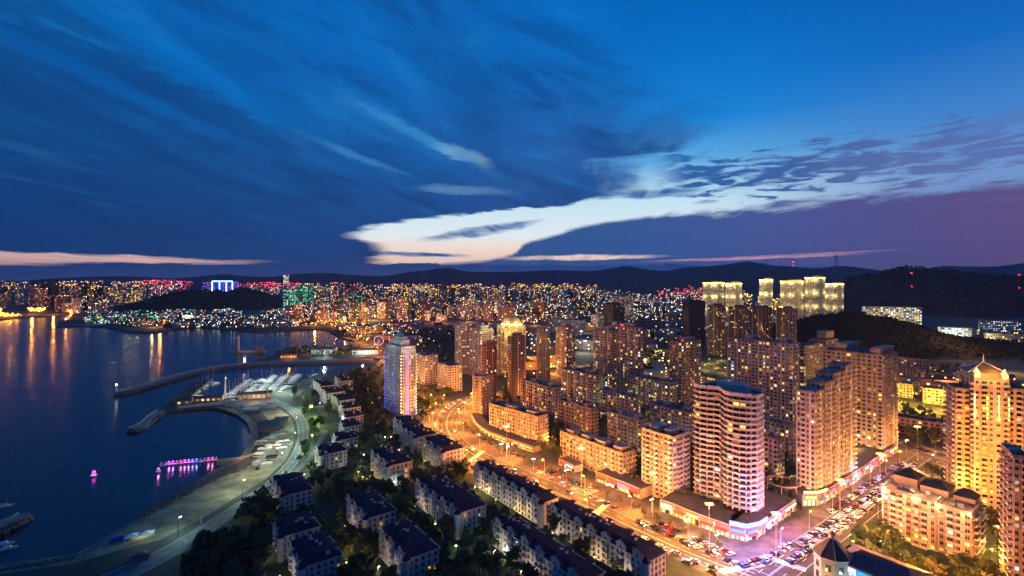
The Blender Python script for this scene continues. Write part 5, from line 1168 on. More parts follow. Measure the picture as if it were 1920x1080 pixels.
for lin_, st, lab, grp in (([(1205, 968), (1300, 1010), (1378, 1042)], 9, 'small clipped tree in the planter row before the long shop row', 'planter trees before the shops'), ([(1030, 886), (1110, 920), (1190, 955)], 10, 'small tree on the lit strip between boulevard and red signs', 'small trees on the shop side strip'),
                         ([(1236, 1040), (1090, 976), (990, 934), (920, 902), (868, 876)], 11, 'small orange lit tree on the garden side pavement of the boulevard', 'small trees on the garden side pavement'), ([(870, 800), (905, 828), (965, 855), (1015, 878)], 9, 'small orange lit tree on the island inside the road bend', 'small trees inside the road bend'),
                         ([(1500, 975), (1508, 965), (1480, 945)], 6, 'yellow lit tree at the shop corner beside the lime light', 'trees at the shop corner')):
    for p, a in along_line(lin_, st):
        s = trn.uniform(.8, 1.2); NTR += 1; place(SMALL, (p.x+trn.uniform(-1, 1), p.y+trn.uniform(-1, 1), 0), trn.uniform(0, 6), scale=s, label=lab, group=grp)
# the mass of trees further off, one object
def tree_mass(name, polys, step, h, r, m, nl=26, ls=1.3, label=None, seed=3, zf=None):
    mb = MB(); rn = random.Random(seed)
    for poly, n in polys:
        xs = [p[0] for p in poly]; ys = [p[1] for p in poly]; k = 0; t = 0
        while k < n and t < n*20:
            t += 1; px, py = rn.uniform(min(xs), max(xs)), rn.uniform(min(ys), max(ys))
            if not inside((px, py), poly) or on_road(px, py): continue
            p = P(px, py)
            if hits_building(p, 5): continue
            k += 1; s = rn.uniform(.7, 1.3); crown_mb(mb, h*s, r*s, rn.random(), nl, ls, m, (p.x, p.y, 0))
            mb.cyl((p.x, p.y, 0), .25, .15, h*s*.5, M_bark, 4)
    return mb.build(name, None, kind='stuff', label=label)
tree_mass('tree_belt', [([(560, 900), (700, 790), (730, 790), (790, 840), (870, 890), (900, 960), (1000, 1000), (1240, 1100), (1240, 1180), (560, 1180), (520, 1000)], 260), ([(345, 1040), (420, 1000), (500, 930), (560, 900), (540, 1000), (480, 1100), (350, 1100)], 110), ([(640, 700), (722, 690), (730, 790), (640, 880), (600, 860), (690, 790)], 50), ([(1560, 1050), (1650, 990), (1700, 1060), (1830, 1060), (1900, 1100), (1900, 1160), (1700, 1160), (1600, 1100)], 60), ([(640, 700), (722, 690), (724, 775), (690, 790), (640, 740)], 170), ([(785, 620), (850, 612), (852, 690), (785, 665)], 260), ([(510, 668), (560, 652), (650, 650), (700, 665), (600, 672)], 110), ([(780, 735), (850, 738), (830, 760), (790, 790)], 60),
          ([(880, 700), (1000, 700), (1000, 800), (900, 760)], 70), ([(1000, 740), (1300, 740), (1490, 800), (1490, 920), (1320, 960), (1210, 925), (1000, 840)], 330), ([(1205, 660), (1260, 660), (1260, 720), (1205, 720)], 60), ([(1680, 690), (1800, 690), (1800, 740), (1750, 740)], 80), ([(730, 800), (880, 850), (870, 900), (740, 850)], 60),
          ([(1690, 760), (1760, 785), (1800, 800), (1800, 820), (1690, 790)], 50), ([(1740, 636), (1920, 636), (1920, 690), (1760, 660)], 120)], 0, 8, 3.6, LEAF[0])
# woods on the two hills
def woods(name, hill, n, h, r, nl, ls, m, seed):
    o = bpy.data.objects[hill]; V = [v.co for v in o.data.vertices]; V = [v for v in V if v.z > 2]; rn = random.Random(seed); mb = MB()
    for _ in range(n):
        v = rn.choice(V); x, y = v.x+rn.uniform(-4, 4)*r/3.5, v.y+rn.uniform(-4, 4)*r/3.5
        s = rn.uniform(.6, 1.3)
        for k in range(nl):
            a = rn.uniform(0, 6.28); q = rn.uniform(0, 1); rr = r*s*math.sqrt(q); z = v.z+h*s*(1-q*.75)*rn.uniform(.75, 1); t = Vector((-math.sin(a), math.cos(a), rn.uniform(-.4, .4)))*ls; b = Vector((math.cos(a), math.sin(a), -1.1+q*-.3)).normalized()*ls
            c = Vector((x+rr*math.cos(a), y+rr*math.sin(a), z)); mb.poly([c-t-b, c+t*.6-b, c+t+b*.6, c-t*.4+b], m)
    mb.build(name, None, kind='stuff')
M_wood = mat('hill_foliage', (.034, .034, .020), .95, noise=.3, nscale=.03, c2=(.02, .022, .014))
woods('near_hill_wood', 'hill_east_near', 5200, 7, 4.2, 7, 1.6, M_wood, 1)
woods('far_hill_wood', 'hill_east_far', 6500, 11, 9, 6, 3.6, M_wood, 2)
woods('west_hill_wood', 'hill_west', 1800, 10, 8, 6, 3.4, mat('west_foliage', (.02, .035, .022), .9), 3)
# ------------------------------------------------------------------ breakwaters, jetties, marina
def mole(name, label, pts, w, top, m=M_rock, m2=M_conc, n=6):
    ws = smooth(pts, n); c = ws[len(ws)//2]; root = thing(name, label, 'breakwater', (c.x, c.y, 0)); o = Vector((c.x, c.y, 0)); mb = MB(); ma = MB(); rn = random.Random(4)
    S = []
    for i in range(len(ws)):
        d = (ws[min(i+1, len(ws)-1)]-ws[max(i-1, 0)]).normalized(); e = Vector((-d.y, d.x, 0)); p = ws[i]-o; j = rn.uniform(.9, 1.2)
        S.append((p-e*(w/2+2.2)*j, p-e*w/2, p+e*w/2, p+e*(w/2+2.2)*j))
    for i in range(len(S)-1):
        a, b = S[i], S[i+1]
        for k, (z0, z1) in enumerate(((-2.4, top), (top, top), (top, -2.4))):
            (ma if k == 1 else mb).poly([(a[k].x, a[k].y, z0), (b[k].x, b[k].y, z0), (b[k+1].x, b[k+1].y, z1), (a[k+1].x, a[k+1].y, z1)][::-1], m2 if k == 1 else m)
    for a in (S[0], S[-1]): mb.poly([(a[0].x, a[0].y, -2.4), (a[1].x, a[1].y, top), (a[2].x, a[2].y, top), (a[3].x, a[3].y, -2.4)], m)
    mb.build('rock_armour', root); ma.build('roadway', root)
    pw = MB()
    for i in range(len(S)-1):                                    # low wave wall on the seaward side
        a, b = S[i], S[i+1]; q = [a[2], b[2], b[2]+(b[3]-b[2]).normalized()*.6, a[2]+(a[3]-a[2]).normalized()*.6]
        pw.hexa([(t.x, t.y, top-.5) for t in q], [(t.x, t.y, top+1.1) for t in q], M_conc)
    pw.build('wave_wall', root); return root
mole('breakwater', 'long curved breakwater with a small light at its tip, across the bay', [(216, 737), (232, 735), (262, 727), (330, 707), (400, 691), (470, 683.5), (540, 681), (610, 679), (700, 675)], 9, 1.6)
mole('breakwater', 'short crooked rock jetty reaching out from the end of the boat yard quay', [(246, 806), (262, 800), (275, 791), (287, 781), (302, 771)], 6, 1.2)
mole('breakwater', 'rock mole entering at the left edge, low in the photo', [(-90, 1030), (-20, 996), (30, 977), (46, 967)], 4.5, 1.6)
mole('breakwater', 'thin sand spit with a lit path pointing into the bay from the beach', [(478, 850), (462, 857), (440, 861), (408, 864)], 2.4, .5, M_sand, M_sand)
def pier(name, label, a, b, w, z, m, light_line=None):
    p, q = P(*a), P(*b); d = (q-p).normalized(); c = (p+q)/2; L = (q-p).length; root = thing(name, label, 'pier', (c.x, c.y, 0)); mb = MB(); mb.box((0, 0, z-.4), (L, w, .4), m, ax=(d.x, d.y)); mb.build('deck', root)
    for k in range(int(L/14)):
        for s in (-1, 1): x = -L/2+7+k*14; m2 = MB(); m2.cyl((d.x*x-d.y*s*w*.4, d.y*x+d.x*s*w*.4, -3), .35, .35, z+2.6, M_conc, 6); m2.build('pile', root)
    m2 = MB(); m2.box((-d.y*w*.47*-1, d.x*w*.47*-1, z), (L, .25, .9), T_pale, ax=(d.x, d.y)); m2.build('rail', root); return root
pier('pier', 'broad slanted pier running up and out from the boat yard', (330, 757), (386, 713), 17, 1.2, M_wood)
pier('pontoon', 'marina pontoon nearest the tall beacon mast', (438, 742), (484, 708), 2.4, -1.0, M_wood)
pier('pontoon', 'middle marina pontoon with the densest row of yachts', (492, 738), (528, 699), 2.4, -1.0, M_wood)
pier('pontoon', 'marina pontoon just right of the densest one', (508, 737), (548, 699), 2.4, -1.0, M_wood)
pier('pontoon', 'marina pontoon closest to the seaside mansions', (566, 728), (604, 699), 2.4, -1.0, M_wood)
M_hull = mat('boat_hull', (.75, .76, .76), .3); M_deckb = mat('boat_deck', (.6, .55, .48), .6); M_sail = mat('mast_metal', (.6, .6, .6), .4, metal=.5)
def boat_proto(L, mast, lab):
    t = thing('yacht', lab, 'boat'); mb = MB(); W = L*.28; ring = [(-L/2, -W/2), (L*.15, -W/2), (L*.38, -W*.28), (L/2, 0), (L*.38, W*.28), (L*.15, W/2), (-L/2, W/2)]
    mb.hexa([(x*.9, y*.7, -.5) for x, y in ring], [(x, y, 1.0) for x, y in ring], M_hull, True, False); mb.poly([(x*.98, y*.95, .92) for x, y in ring], M_deckb); k = [mb.build('hull', t)]
    mb = MB(); mb.hexa([(-L*.25, -W*.32, .93), (L*.2, -W*.32, .93), (L*.2, W*.32, .93), (-L*.25, W*.32, .93)], [(-L*.2, -W*.28, 2.0), (L*.1, -W*.25, 2.0), (L*.1, W*.25, 2.0), (-L*.2, W*.28, 2.0)], M_hull); k.append(mb.build('cabin', t))
    if mast: mb = MB(); mb.cyl((L*.08, 0, 1), .1, .05, L*1.15, M_sail, 5); mb.tube((L*.08, 0, 2.6), (-L*.38, 0, 2.7), .1, .08, M_sail); k.append(mb.build('mast', t))
    remember(t, k); return t
BP = [boat_proto(10, True, 'x'), boat_proto(13, False, 'x'), boat_proto(12, True, 'x')]
brn = random.Random(3)
for (a, b, lab) in (((440, 741), (484, 708), 'white yacht moored at the pontoon nearest the beacon mast'), ((494, 737), (528, 700), 'white yacht moored at the densest middle pontoon'), ((510, 736), (548, 700), 'white yacht moored at the pontoon right of the densest one'), ((568, 727), (604, 699), 'white yacht moored at the pontoon by the seaside mansions')):
    for side in (-1, 1):
        for p, an in along_line([a, b], 11.5, side*8.5, 4):
            if brn.random() < .08: continue
            place(brn.choice(BP), (p.x, p.y, -1.9), an+math.pi/2*side+brn.uniform(-.05, .05), scale=brn.uniform(.8, 1.15), label=lab, group='yachts: '+lab)
for x, y in ((392, 718), (399, 716), (380, 726), (372, 733), (386, 722), (366, 741), (404, 717)):
    p = P(x, y); place(BP[brn.randrange(3)], (p.x, p.y, -1.9), brn.uniform(0, 6), scale=1.3, label='work boat moored beside the broad slanted pier', group='boats at the slanted pier')
for x, y in ((432, 745), (436, 752), (452, 748), (462, 747)):
    p = P(x, y); place(BP[1], (p.x, p.y, -.5), brn.uniform(0, 6), scale=1.1, label='small boat laid up on the quay by the orange sheds', group='boats on the quay')
light(tuple(P(470, 740)+Vector((0, 0, 14))), 36000, (.85, 1, .85), 1); light(tuple(P(528, 736)+Vector((0, 0, 14))), 46000, (.8, 1, .85), 1); light(tuple(P(498, 715)+Vector((0, 0, 16))), 36000, (.85, 1, .9), 1); light(tuple(P(540, 738)+Vector((0, 0, 8))), 12000, (.4, 1, .7), 1); light(tuple(P(590, 712)+Vector((0, 0, 14))), 8000, (.7, .85, 1), 1)
# beacon mast, quay sheds
c = P(422, 746); root = thing('beacon_mast', 'tall orange lit beacon mast on the quay left of the marina', 'mast', (c.x, c.y, 0)); mb = MB(); mb.cyl((0, 0, 0), 2.6, 1.0, 6, T_pale, 8); mb.cyl((0, 0, 6), .95, .55, 14, T_pale, 8); mb.build('shaft', root)
mb = MB(); mb.cyl((0, 0, 20), 1.3, 1.3, .5, T_pale, 8); mb.cyl((0, 0, 20.5), .8, .8, 2.2, M_sail, 8); mb.tube((0, 0, 22.7), (0, 0, 26), .12, .05, M_sail); mb.build('lantern_room', root)
for i in range(7): x = 345+i*13; p = P(x, 751-i*.9); light((p.x, p.y, 6), 2600, (1, .5, .12), .4)
def shed(label, x, y, L, w, h, ang, wall=W_cream, roofm=M_roof, em=None, cat='shed', name='shed'):
    p = P(x, y); root = thing(name, label, cat, (p.x, p.y, 0), R(ang)); mb = MB(); mb.hexa([(-L/2, -w/2, 0), (L/2, -w/2, 0), (L/2, w/2, 0), (-L/2, w/2, 0)], [(-L/2, -w/2, h), (L/2, -w/2, h), (L/2, w/2, h), (-L/2, w/2, h)], wall); mb.build('wall', root)
    mb = MB(); e = .6; a, b = (L/2+e, w/2+e); z = h+.01; zz_ = h+w*.22
    mb.poly([(-a, -b, z), (a, -b, z), (a, 0, zz_), (-a, 0, zz_)], roofm); mb.poly([(a, b, z), (-a, b, z), (-a, 0, zz_), (a, 0, zz_)], roofm); mb.poly([(a, -b, z), (a, b, z), (a, 0, zz_)], wall); mb.poly([(-a, b, z), (-a, -b, z), (-a, 0, zz_)], wall); mb.build('gable_roof', root)
    n = max(int(L/5), 1)
    wm = window_proto(2.4, h*.5, em or L_warm)
    for k in range(n): link('window', wm, root, (-L/2+(k+.5)*L/n, -w/2-.02, h*.25))
    FOOT.append([Vector((p.x+math.cos(R(ang))*sx-math.sin(R(ang))*sy, p.y+math.sin(R(ang))*sx+math.cos(R(ang))*sy, 0)) for sx, sy in ((-L/2, -w/2), (L/2, -w/2), (L/2, w/2), (-L/2, w/2))])
    return root
shed('long orange lit boat shed on the quay left of the beacon mast', 378, 752, 42, 8, 4, 12, roofm=M_redro, name='boat_shed'); shed('short orange lit hut at the root of the broad slanted pier', 345, 757, 14, 8, 4, 20, name='boat_shed')
shed('row of glowing restaurants on the quay right of the beacon mast', 475, 746, 30, 9, 5, 6, em=L_warm, name='restaurant', cat='restaurant'); shed('second glowing restaurant hall nearer the green lamps', 497, 744, 16, 9, 5, 6, em=L_warm, name='restaurant', cat='restaurant')
for x, y, c, e in ((470, 752, (1, .7, .45), 3500), (490, 752, (1, .7, .45), 3500)): light(tuple(P(x, y)+Vector((0, 0, 5))), e, c, .4)
p, q = P(333, 766), P(417, 758); d = (q-p).normalized(); o_ = MB(); o_.box((0, 0, 0), ((q-p).length, 2.0, 2.6), W_white, ax=(d.x, d.y)); o_.box((0, 0, 2.6), ((q-p).length+.4, 2.4, .25), T_pale, ax=(d.x, d.y)); c = (p+q)/2; tag(o_.build('quay_wall', None, (c.x, c.y, 0)), 'long white quay wall along the top of the beach bay', 'wall')
# tower in the water with its platform, breakwater light
c = P(455, 660, -1); root = thing('harbour_beacon', 'slender beacon tower on a platform standing in the water of the bay', 'beacon', (c.x, c.y, -2)); mb = MB(); mb.box((12, 0, 0), (60, 12, 3.2), M_conc); mb.build('platform', root); mb = MB(); mb.cyl((-8, 0, 3.2), 3.2, 2.2, 24, W_pink, 8); mb.cyl((-8, 0, 27.2), 3.0, 3.0, 1, T_pale, 8); mb.cyl((-8, 0, 28.2), 1.6, .4, 5, T_pale, 8); mb.build('shaft', root); mb = MB(); mb.box((32, 0, 3.2), (12, 8, 7), W_pink); mb.box((32, 0, 10.2), (13, 9, .5), M_redro); mb.build('hut', root)
light((c.x+10, c.y-12, 12), 6000, (1, .6, .5), 1)
c = P(218, 737); root = thing('breakwater_light', 'small white light tower at the tip of the long breakwater', 'beacon', (c.x, c.y, 1.6)); mb = MB(); mb.cyl((0, 0, 0), 1.2, .8, 7, W_white, 8); mb.build('shaft', root); mb = MB(); mb.cyl((0, 0, 7), 1.2, 1.2, .4, T_pale, 8); mb.cyl((0, 0, 7.4), .6, .6, 1.4, E_white, 8); mb.build('lantern', root)
# armour stones along the water's edge
rk = MB(); rr = random.Random(12)
for line, nn_, sp in (([(216, 741), (262, 731), (330, 711), (400, 695), (470, 687)], 420, 3), ([(246, 809), (275, 795), (302, 775)], 120, 2), ([(262, 972), (340, 931), (410, 897), (464, 872), (484, 848), (494, 820), (492, 795), (478, 775), (448, 762)], 420, 3.5), ([(0, 1000), (30, 980), (50, 969)], 90, 2), ([(0, 1068), (60, 1060), (140, 1046)], 140, 2)):
    w_ = resample(smooth(line, 6), nn_)
    for q in w_:
        x, y = q.x+rr.gauss(0, sp*.5), q.y+rr.gauss(0, sp*.5); s = rr.uniform(.35, 1.0); rk.cyl((x, y, -.3), s*1.1, s*.6, s*rr.uniform(.8, 1.5), M_rock, 5)
rk.build('armour_stones', None, kind='stuff')
# lit floats in the bay
FL = {'magenta': E_mag, 'blue': mat('blue_float_lamp', (0, 0, .4), .5, emit=lin(90, 70, 255), estr=7), 'red': mat('red_float_lamp', (.4, 0, .1), .5, emit=lin(255, 40, 110), estr=6), 'white': mat('dim_float', (.5, .5, .5), .5)}
def float_(x, y, cn, lab, grp=None, k=1.0, pw=260):
    p = P(x, y, -2); t = thing('lit_float', lab, 'float', (p.x, p.y, -2), group=grp); mb = MB(); mb.cyl((0, 0, .05), 1.5*k, 1.7*k, .7*k, M_hull, 10); mb.build('raft', t); mb = MB(); mb.cyl((0, 0, .75*k), .15, .15, 1.4*k, M_pole, 5); mb.cyl((0, 0, 2.1*k), .9*k, .5*k, .9*k, FL[cn], 8); mb.build('lamp', t)
    if cn != 'white': light((p.x, p.y, 1.2), pw, {'magenta': (.9, .2, 1), 'blue': (.25, .2, 1), 'red': (1, .15, .4)}[cn], .4)
for i, cn in enumerate(['white', 'white', 'magenta', 'magenta', 'white', 'red', 'magenta', 'magenta', 'blue', 'blue', 'white', 'white', 'red', 'red', 'white']):
    float_(302+i*7.4, 873-i*.72, cn, cn+' glowing float in the chain off the beach' if cn != 'white' else 'unlit pale float in the chain off the beach', 'floats in the chain, '+cn+' ones', .8, 500)
float_(297, 885, 'magenta', 'single magenta float just below the head of the float chain', None, .9, 600); float_(176, 893, 'magenta', 'lone violet float far out in the dark bay', None, 1.2, 900)
# small boats at the left edge
for x, y, l in ((8, 1022, 'dim moored boat at the left edge below the rock mole'), (14, 1030, 'second dim moored boat at the left edge below the rock mole'), (10, 950, 'red lit small craft at the left edge above the rock mole')):
    p = P(x, y, -2); place(BP[0], (p.x, p.y, -1.9), .6, scale=.8, label=l)
# tents and huts of the beach
def tent(label, x, y, L, w, h, ang, m, em=None, name='beach_tent', cat='tent'):
    p = P(x, y); root = thing(name, label, cat, (p.x, p.y, 0.05), R(ang)); mb = MB(); n = max(int(L/5), 1)
    for k in range(n):
        x0, x1 = -L/2+k*L/n, -L/2+(k+1)*L/n; xm = (x0+x1)/2
        for A in ([(x0, -w/2, h), (x1, -w/2, h)], [(x1, -w/2, h), (x1, w/2, h)], [(x1, w/2, h), (x0, w/2, h)], [(x0, w/2, h), (x0, -w/2, h)]): mb.poly(A+[(xm, 0, h*1.55)], m)
    mb.build('canopy', root); m2 = MB()
    for k in range(n+1):
        for s in (-1, 1): m2.box((-L/2+k*L/n, s*w/2, 0), (.15, .15, h), M_pole)
    m2.build('tent_frame', root)
    m3 = MB(); m3.poly([(-L/2, w/2-.1, 0), (L/2, w/2-.1, 0), (L/2, w/2-.1, h), (-L/2, w/2-.1, h)], m); m3.poly([(-L/2, -w/2+.1, .9), (L/2, -w/2+.1, .9), (L/2, -w/2+.1, h*.0+.1), (-L/2, -w/2+.1, .1)], m); m3.build('side_cloth', root)
    return root
M_cloth = mat('white_canvas', (.7, .7, .62), .8); M_blue = mat('blue_tarpaulin', (.02, .06, .35), .6); M_canvas = mat('sand_canvas', (.55, .48, .36), .8); M_tarp = mat('dark_tarpaulin', (.05, .05, .07), .7)
tent('glowing white tent hall on the sand near the lower left', 261, 1012, 12, 5, 2.6, 28, M_cloth); light(tuple(P(258, 1014)+Vector((0, 0, 1.6))), 160, (.95, 1, .55), .3); light(tuple(P(266, 1010)+Vector((0, 0, 1.6))), 160, (.95, 1, .55), .3); light(tuple(P(275, 1024)+Vector((0, 0, 6))), 300, (.9, 1, .6), .3)
tent('blue tarpaulin stall left of the glowing tent hall', 226, 1014, 9, 3, 1.8, 26, M_blue); tent('small pink lit kiosk below the glowing tent hall', 262, 1048, 7.5, 2.6, 2.4, 24, mat('kiosk_cloth', (.4, .25, .2), .8), name='kiosk', cat='kiosk')
trn2 = random.Random(9)
for i, (x, y, L, w, m) in enumerate([(488, 762, 12, 5, M_cloth), (470, 770, 14, 6, M_cloth), (505, 764, 14, 5, M_canvas), (520, 820, 12, 6, M_canvas), (505, 826, 9, 6, M_canvas), (490, 832, 9, 5, M_canvas), (530, 832, 10, 5, M_canvas), (512, 840, 12, 5, M_canvas), (496, 846, 10, 4, M_cloth), (528, 845, 8, 4, M_cloth), (486, 856, 7, 4, M_cloth), (509, 858, 8, 4, M_tarp), (480, 872, 5, 3, M_cloth), (500, 874, 7, 4, M_cloth)]):
    tent(('cream canvas canopy', 'white canopy', 'dark canopy')[0 if m is M_canvas else 1 if m is M_cloth else 2]+' on the lit sand, '+['leftmost below the restaurants', 'beside the bay boardwalk', 'right one below the restaurants', 'right below the dark pavilions', 'left below the dark pavilions', 'at the left end of the canopy cluster', 'at the drive side of the canopy cluster', 'in the middle of the canopy cluster', 'under the canopy cluster on the bay side', 'under the canopy cluster on the drive side', 'by the sand path', 'beside the parked cars', 'at the root of the sand spit', 'lowest one by the drive'][i], x, y, L, w, 2.2, trn2.uniform(0, 40), m)
for x, y, L, w, an, l in ((505, 806, 15, 12, 35, 'dark angular pavilion on the beach, left one'), (524, 800, 10, 16, 10, 'grey angular pavilion on the beach, right one')):
    p = P(x, y); root = thing('beach_pavilion', l, 'pavilion', (p.x, p.y, 0.05), R(an)); mb = MB(); mb.hexa([(-L/2, -w/2, 0), (L/2, -w/2, 0), (L/2, w/2, 0), (-L/2, w/2, 0)], [(-L/2, -w/2, 3), (L/2, -w/2, 3), (L/2, w/2, 6), (-L/2, w/2, 6)], W_dark); mb.build('wall', root); mb = MB(); a, b = L/2+1, w/2+1; mb.hexa([(-a, -b, 2.9), (a, -b, 2.9), (a, b, 6.3), (-a, b, 6.3)], [(-a, -b, 3.3), (a, -b, 3.3), (a, b, 6.7), (-a, b, 6.7)], M_tarp if x < 510 else M_asph2); mb.build('sloping_roof', root)
# tall white masts of the gardens at lower left
for x, y, h, l in ((377, 982, 4.2, 'slim white lamp mast between beach drive and park'), (341, 1040, 6.5, 'slim white lamp mast at the tip of the park strip'), (371, 1075, 5.5, 'slim white lamp mast with two arms at the bottom edge')):
    p = P(x, y); root = thing('lamp_mast', l, 'lamp mast', (p.x, p.y, 0)); mb = MB(); mb.cyl((0, 0, 0), .22, .12, h, W_white, 6); mb.build('pole', root); mb = MB(); mb.tube((-.9, 0, h-.5), (.9, 0, h-.3), .08, .08, W_white); mb.box((.9, 0, h-.45), (.6, .3, .15), W_white); mb.build('lamp_arm', root)
# floodlights for sand and green slope
for x, y, z, c, e in ((585, 778, 7, (.75, 1, .25), 2600), (560, 768, 9, (.8, 1, .8), 3500), (592, 800, 7, (.75, 1, .25), 2600), (530, 780, 9, (1, .9, .6), 4200), (520, 840, 9, (1, .9, .65), 3000), (585, 835, 6, (.7, 1, .3), 2200), (560, 845, 8, (.7, 1, .85), 2000), (470, 890, 9, (1, .95, .6), 2600), (495, 862, 8, (1, .95, .7), 2200), (545, 890, 7, (.7, 1, .5), 1600), (532, 915, 6, (.7, 1, .4), 900), (430, 925, 9, (.9, 1, .6), 1500), (600, 850, 7, (.6, 1, .9), 1200), (466, 860, 3, (1, .5, .2), 400), (450, 862, 3, (1, .5, .2), 400)):
    light(tuple(P(x, y)+Vector((0, 0, z+2))), e*(5 if c[1] > c[0]*1.2 else 2.6), c, .5)
for x, y in ((610, 752), (645, 775), (655, 796), (660, 815), (650, 842), (628, 868), (600, 895), (690, 870), (600, 738)): light(tuple(P(x-14, y+7)+Vector((0, 0, 9))), 1500, (.78, .66, 1), 1)  # lilac lights added before the seaside mansions, no lamps stand there
# peninsula: glowing hall and huts, ferris wheel
shed('bright cool white hall on the small wooded peninsula', 608, 664, 42, 14, 9, 0, em=L_cool, wall=W_white, name='hall', cat='hall'); light(tuple(P(608, 670)+Vector((0, 0, 10))), 26000, (.8, 1, 1), 1)
shed('orange lit boathouse at the tip of the wooded peninsula', 542, 671, 26, 9, 5, 6, em=L_warm, roofm=M_redro, name='boathouse', cat='boathouse'); light(tuple(P(542, 674)+Vector((0, 0, 8))), 12000, OR, 1)
for x, y, c in ((575, 662, (1, .6, .15)), (612, 655, (1, .6, .15)), (648, 660, (1, .55, .15))): light(tuple(P(x, y)+Vector((0, 0, 10))), 16000, c, 1)
shed('white lit hall by the ferris wheel', 685, 664, 44, 14, 8, 10, em=L_cool, wall=W_white, name='hall', cat='hall'); light(tuple(P(680, 668)+Vector((0, 0, 10))), 26000, (.75, 1, .85), 1)
c = P(710, 652); root = thing('ferris_wheel', 'small ferris wheel glowing lilac behind the blue lit tower', 'ferris wheel', (c.x, c.y, 0)); r = 9; mb = MB(); m_ = mat('wheel_light', (.5, .5, .6), .5, emit=lin(190, 170, 240), estr=.8)
for k in range(28): t0, t1 = 2*math.pi*k/28, 2*math.pi*(k+1)/28; mb.tube((r*math.cos(t0), 0, 14+r*math.sin(t0)), (r*math.cos(t1), 0, 14+r*math.sin(t1)), .5, .5, m_, 4)
mb.build('rim', root); mb = MB()
for k in range(14): t0 = 2*math.pi*k/14; mb.tube((0, 0, 14), (r*math.cos(t0), 0, 14+r*math.sin(t0)), .12, .12, M_pole, 3)
mb.build('spokes', root); mb = MB(); mb.tube((-5, 2, 0), (0, 0, 14), .4, .3, M_pole); mb.tube((5, 2, 0), (0, 0, 14), .4, .3, M_pole); mb.build('stand', root)
# pylons and masts on the ridges
def pylon(label, x, ytop, ybase, D, name='lattice_pylon', beacon=True):
    z0, z1 = ZT(ybase, D), ZT(ytop, D); X0 = (x-960)/F*D; h = z1-z0; w = h*.16; root = thing(name, label, 'pylon', (X0, D, z0)); mb = MB(); q = [(-1, -1), (1, -1), (1, 1), (-1, 1)]; tk = h*.006+.12*D/2000; L = 7
    def pt(i, lv): s = w*(1-lv/L*.85); return (q[i][0]*s, q[i][1]*s, h*lv/L)
    for lv in range(L):
        for i in range(4): mb.tube(pt(i, lv), pt(i, lv+1), tk, tk, M_black, 3); mb.tube(pt(i, lv), pt((i+1) % 4, lv+1), tk*.6, tk*.6, M_black, 3); mb.tube(pt(i, lv+1), pt((i+1) % 4, lv+1), tk*.6, tk*.6, M_black, 3)
    for f in (.62, .78, .92): mb.tube((-h*.2, 0, h*f), (h*.2, 0, h*f), tk, tk, M_black, 3)
    mb.build('lattice', root)
    if beacon:
        for f in (.55, 1.0): m2 = MB(); m2.box((0, 0, h*f), (D*.0016,)*3, E_red); m2.build('beacon', root)
pylon('lattice pylon with two red lights on the dark ridge right of the institute', 1709, 513, 568, 1900); pylon('lattice pylon at the right edge below the ridge line', 1911, 516, 570, 1900); pylon('radio mast on the skyline above the tallest gold tower', 1568, 478, 501, 8800, 'radio_mast', False); pylon('small mast group on the skyline left of the radio mast', 1487, 492, 506, 8800, 'radio_mast')
# blue violet lit twin hall, far left, and other landmarks of the far shore
def landmark(label, x0, x1, yt, yb, m, lit=.5, lits=None, extra=None, depth=.5, name='distant_tower', cat='tower'):
    D = F*H/(yb-HY); X0, X1 = (x0-960)/F*D, (x1-960)/F*D; h = H*(yb-yt)/(yb-HY); W_ = X1-X0; fh = max(4, D/350); bw = max(4, D/300)
    poly = [Vector((X0, D, 0)), Vector((X1, D, 0)), Vector((X1, D+W_*depth, 0)), Vector((X0, D+W_*depth, 0))]
    return building(name, label, poly, h, wall=m, trim=m, fh=fh, bw=bw, lit=lit, lits=lits, cat=cat, tanks=0, ww=.6, wh=fh*.6, sill=fh*.2, parapet=2, rec=.4), D, h, X0, X1
V1 = mat('violet_window', (.2, .1, .4), .5, emit=lin(130, 110, 235), estr=1.6, rnd=True); V2 = mat('blue_window', (.05, .1, .5), .5, emit=lin(40, 90, 255), estr=2.6, rnd=True); V3 = mat('pink_window', (.4, .2, .3), .5, emit=lin(240, 130, 150), estr=1.6, rnd=True)
E_cy = mat('cyan_bar', (.3, .5, .6), .5, emit=lin(170, 220, 255), estr=5)
r_, D, h, X0, X1 = landmark('broad violet lit block left of the blue lit gate shaped block', 379, 397, 528, 552, W_dark, .95, [V1]); 
r_, D, h, X0, X1 = landmark('bright blue lit gate shaped block above the dark wooded hill', 398, 436, 527, 554, W_dark, .98, [V2, V2, V1])
mb = MB(); mb.box(((X1-X0)/2-(X1-X0)/2, -(X1-X0)*.25-2, h-6), (X1-X0, 3, 8), E_cy)
for s in (-.5, -.14, .2, .5): mb.box((s*(X1-X0), -(X1-X0)*.25-2, h*.1), (7, 3, h*.85), E_cy)
mb.build('light_band', r_)
G1 = mat('green_window', (.1, .4, .2), .5, emit=lin(90, 240, 150), estr=1.6, rnd=True)
r_, D, h, X0, X1 = landmark('tower washed with green light above the green glowing field', 553, 583, 535, 582, W_grey, .35, [G1, L_cool]); r_, D, h, X0, X1 = landmark('teal lit block left of the green washed tower', 531, 550, 543, 590, W_grey, .7, [L_cool, G1])
for x, y, z, e in ((568, 588, 14, 420000), (575, 586, 30, 260000), (556, 588, 20, 160000)): light(tuple(P(x, y)+Vector((0, -20, z))), e, (.1, 1, .35), 3)
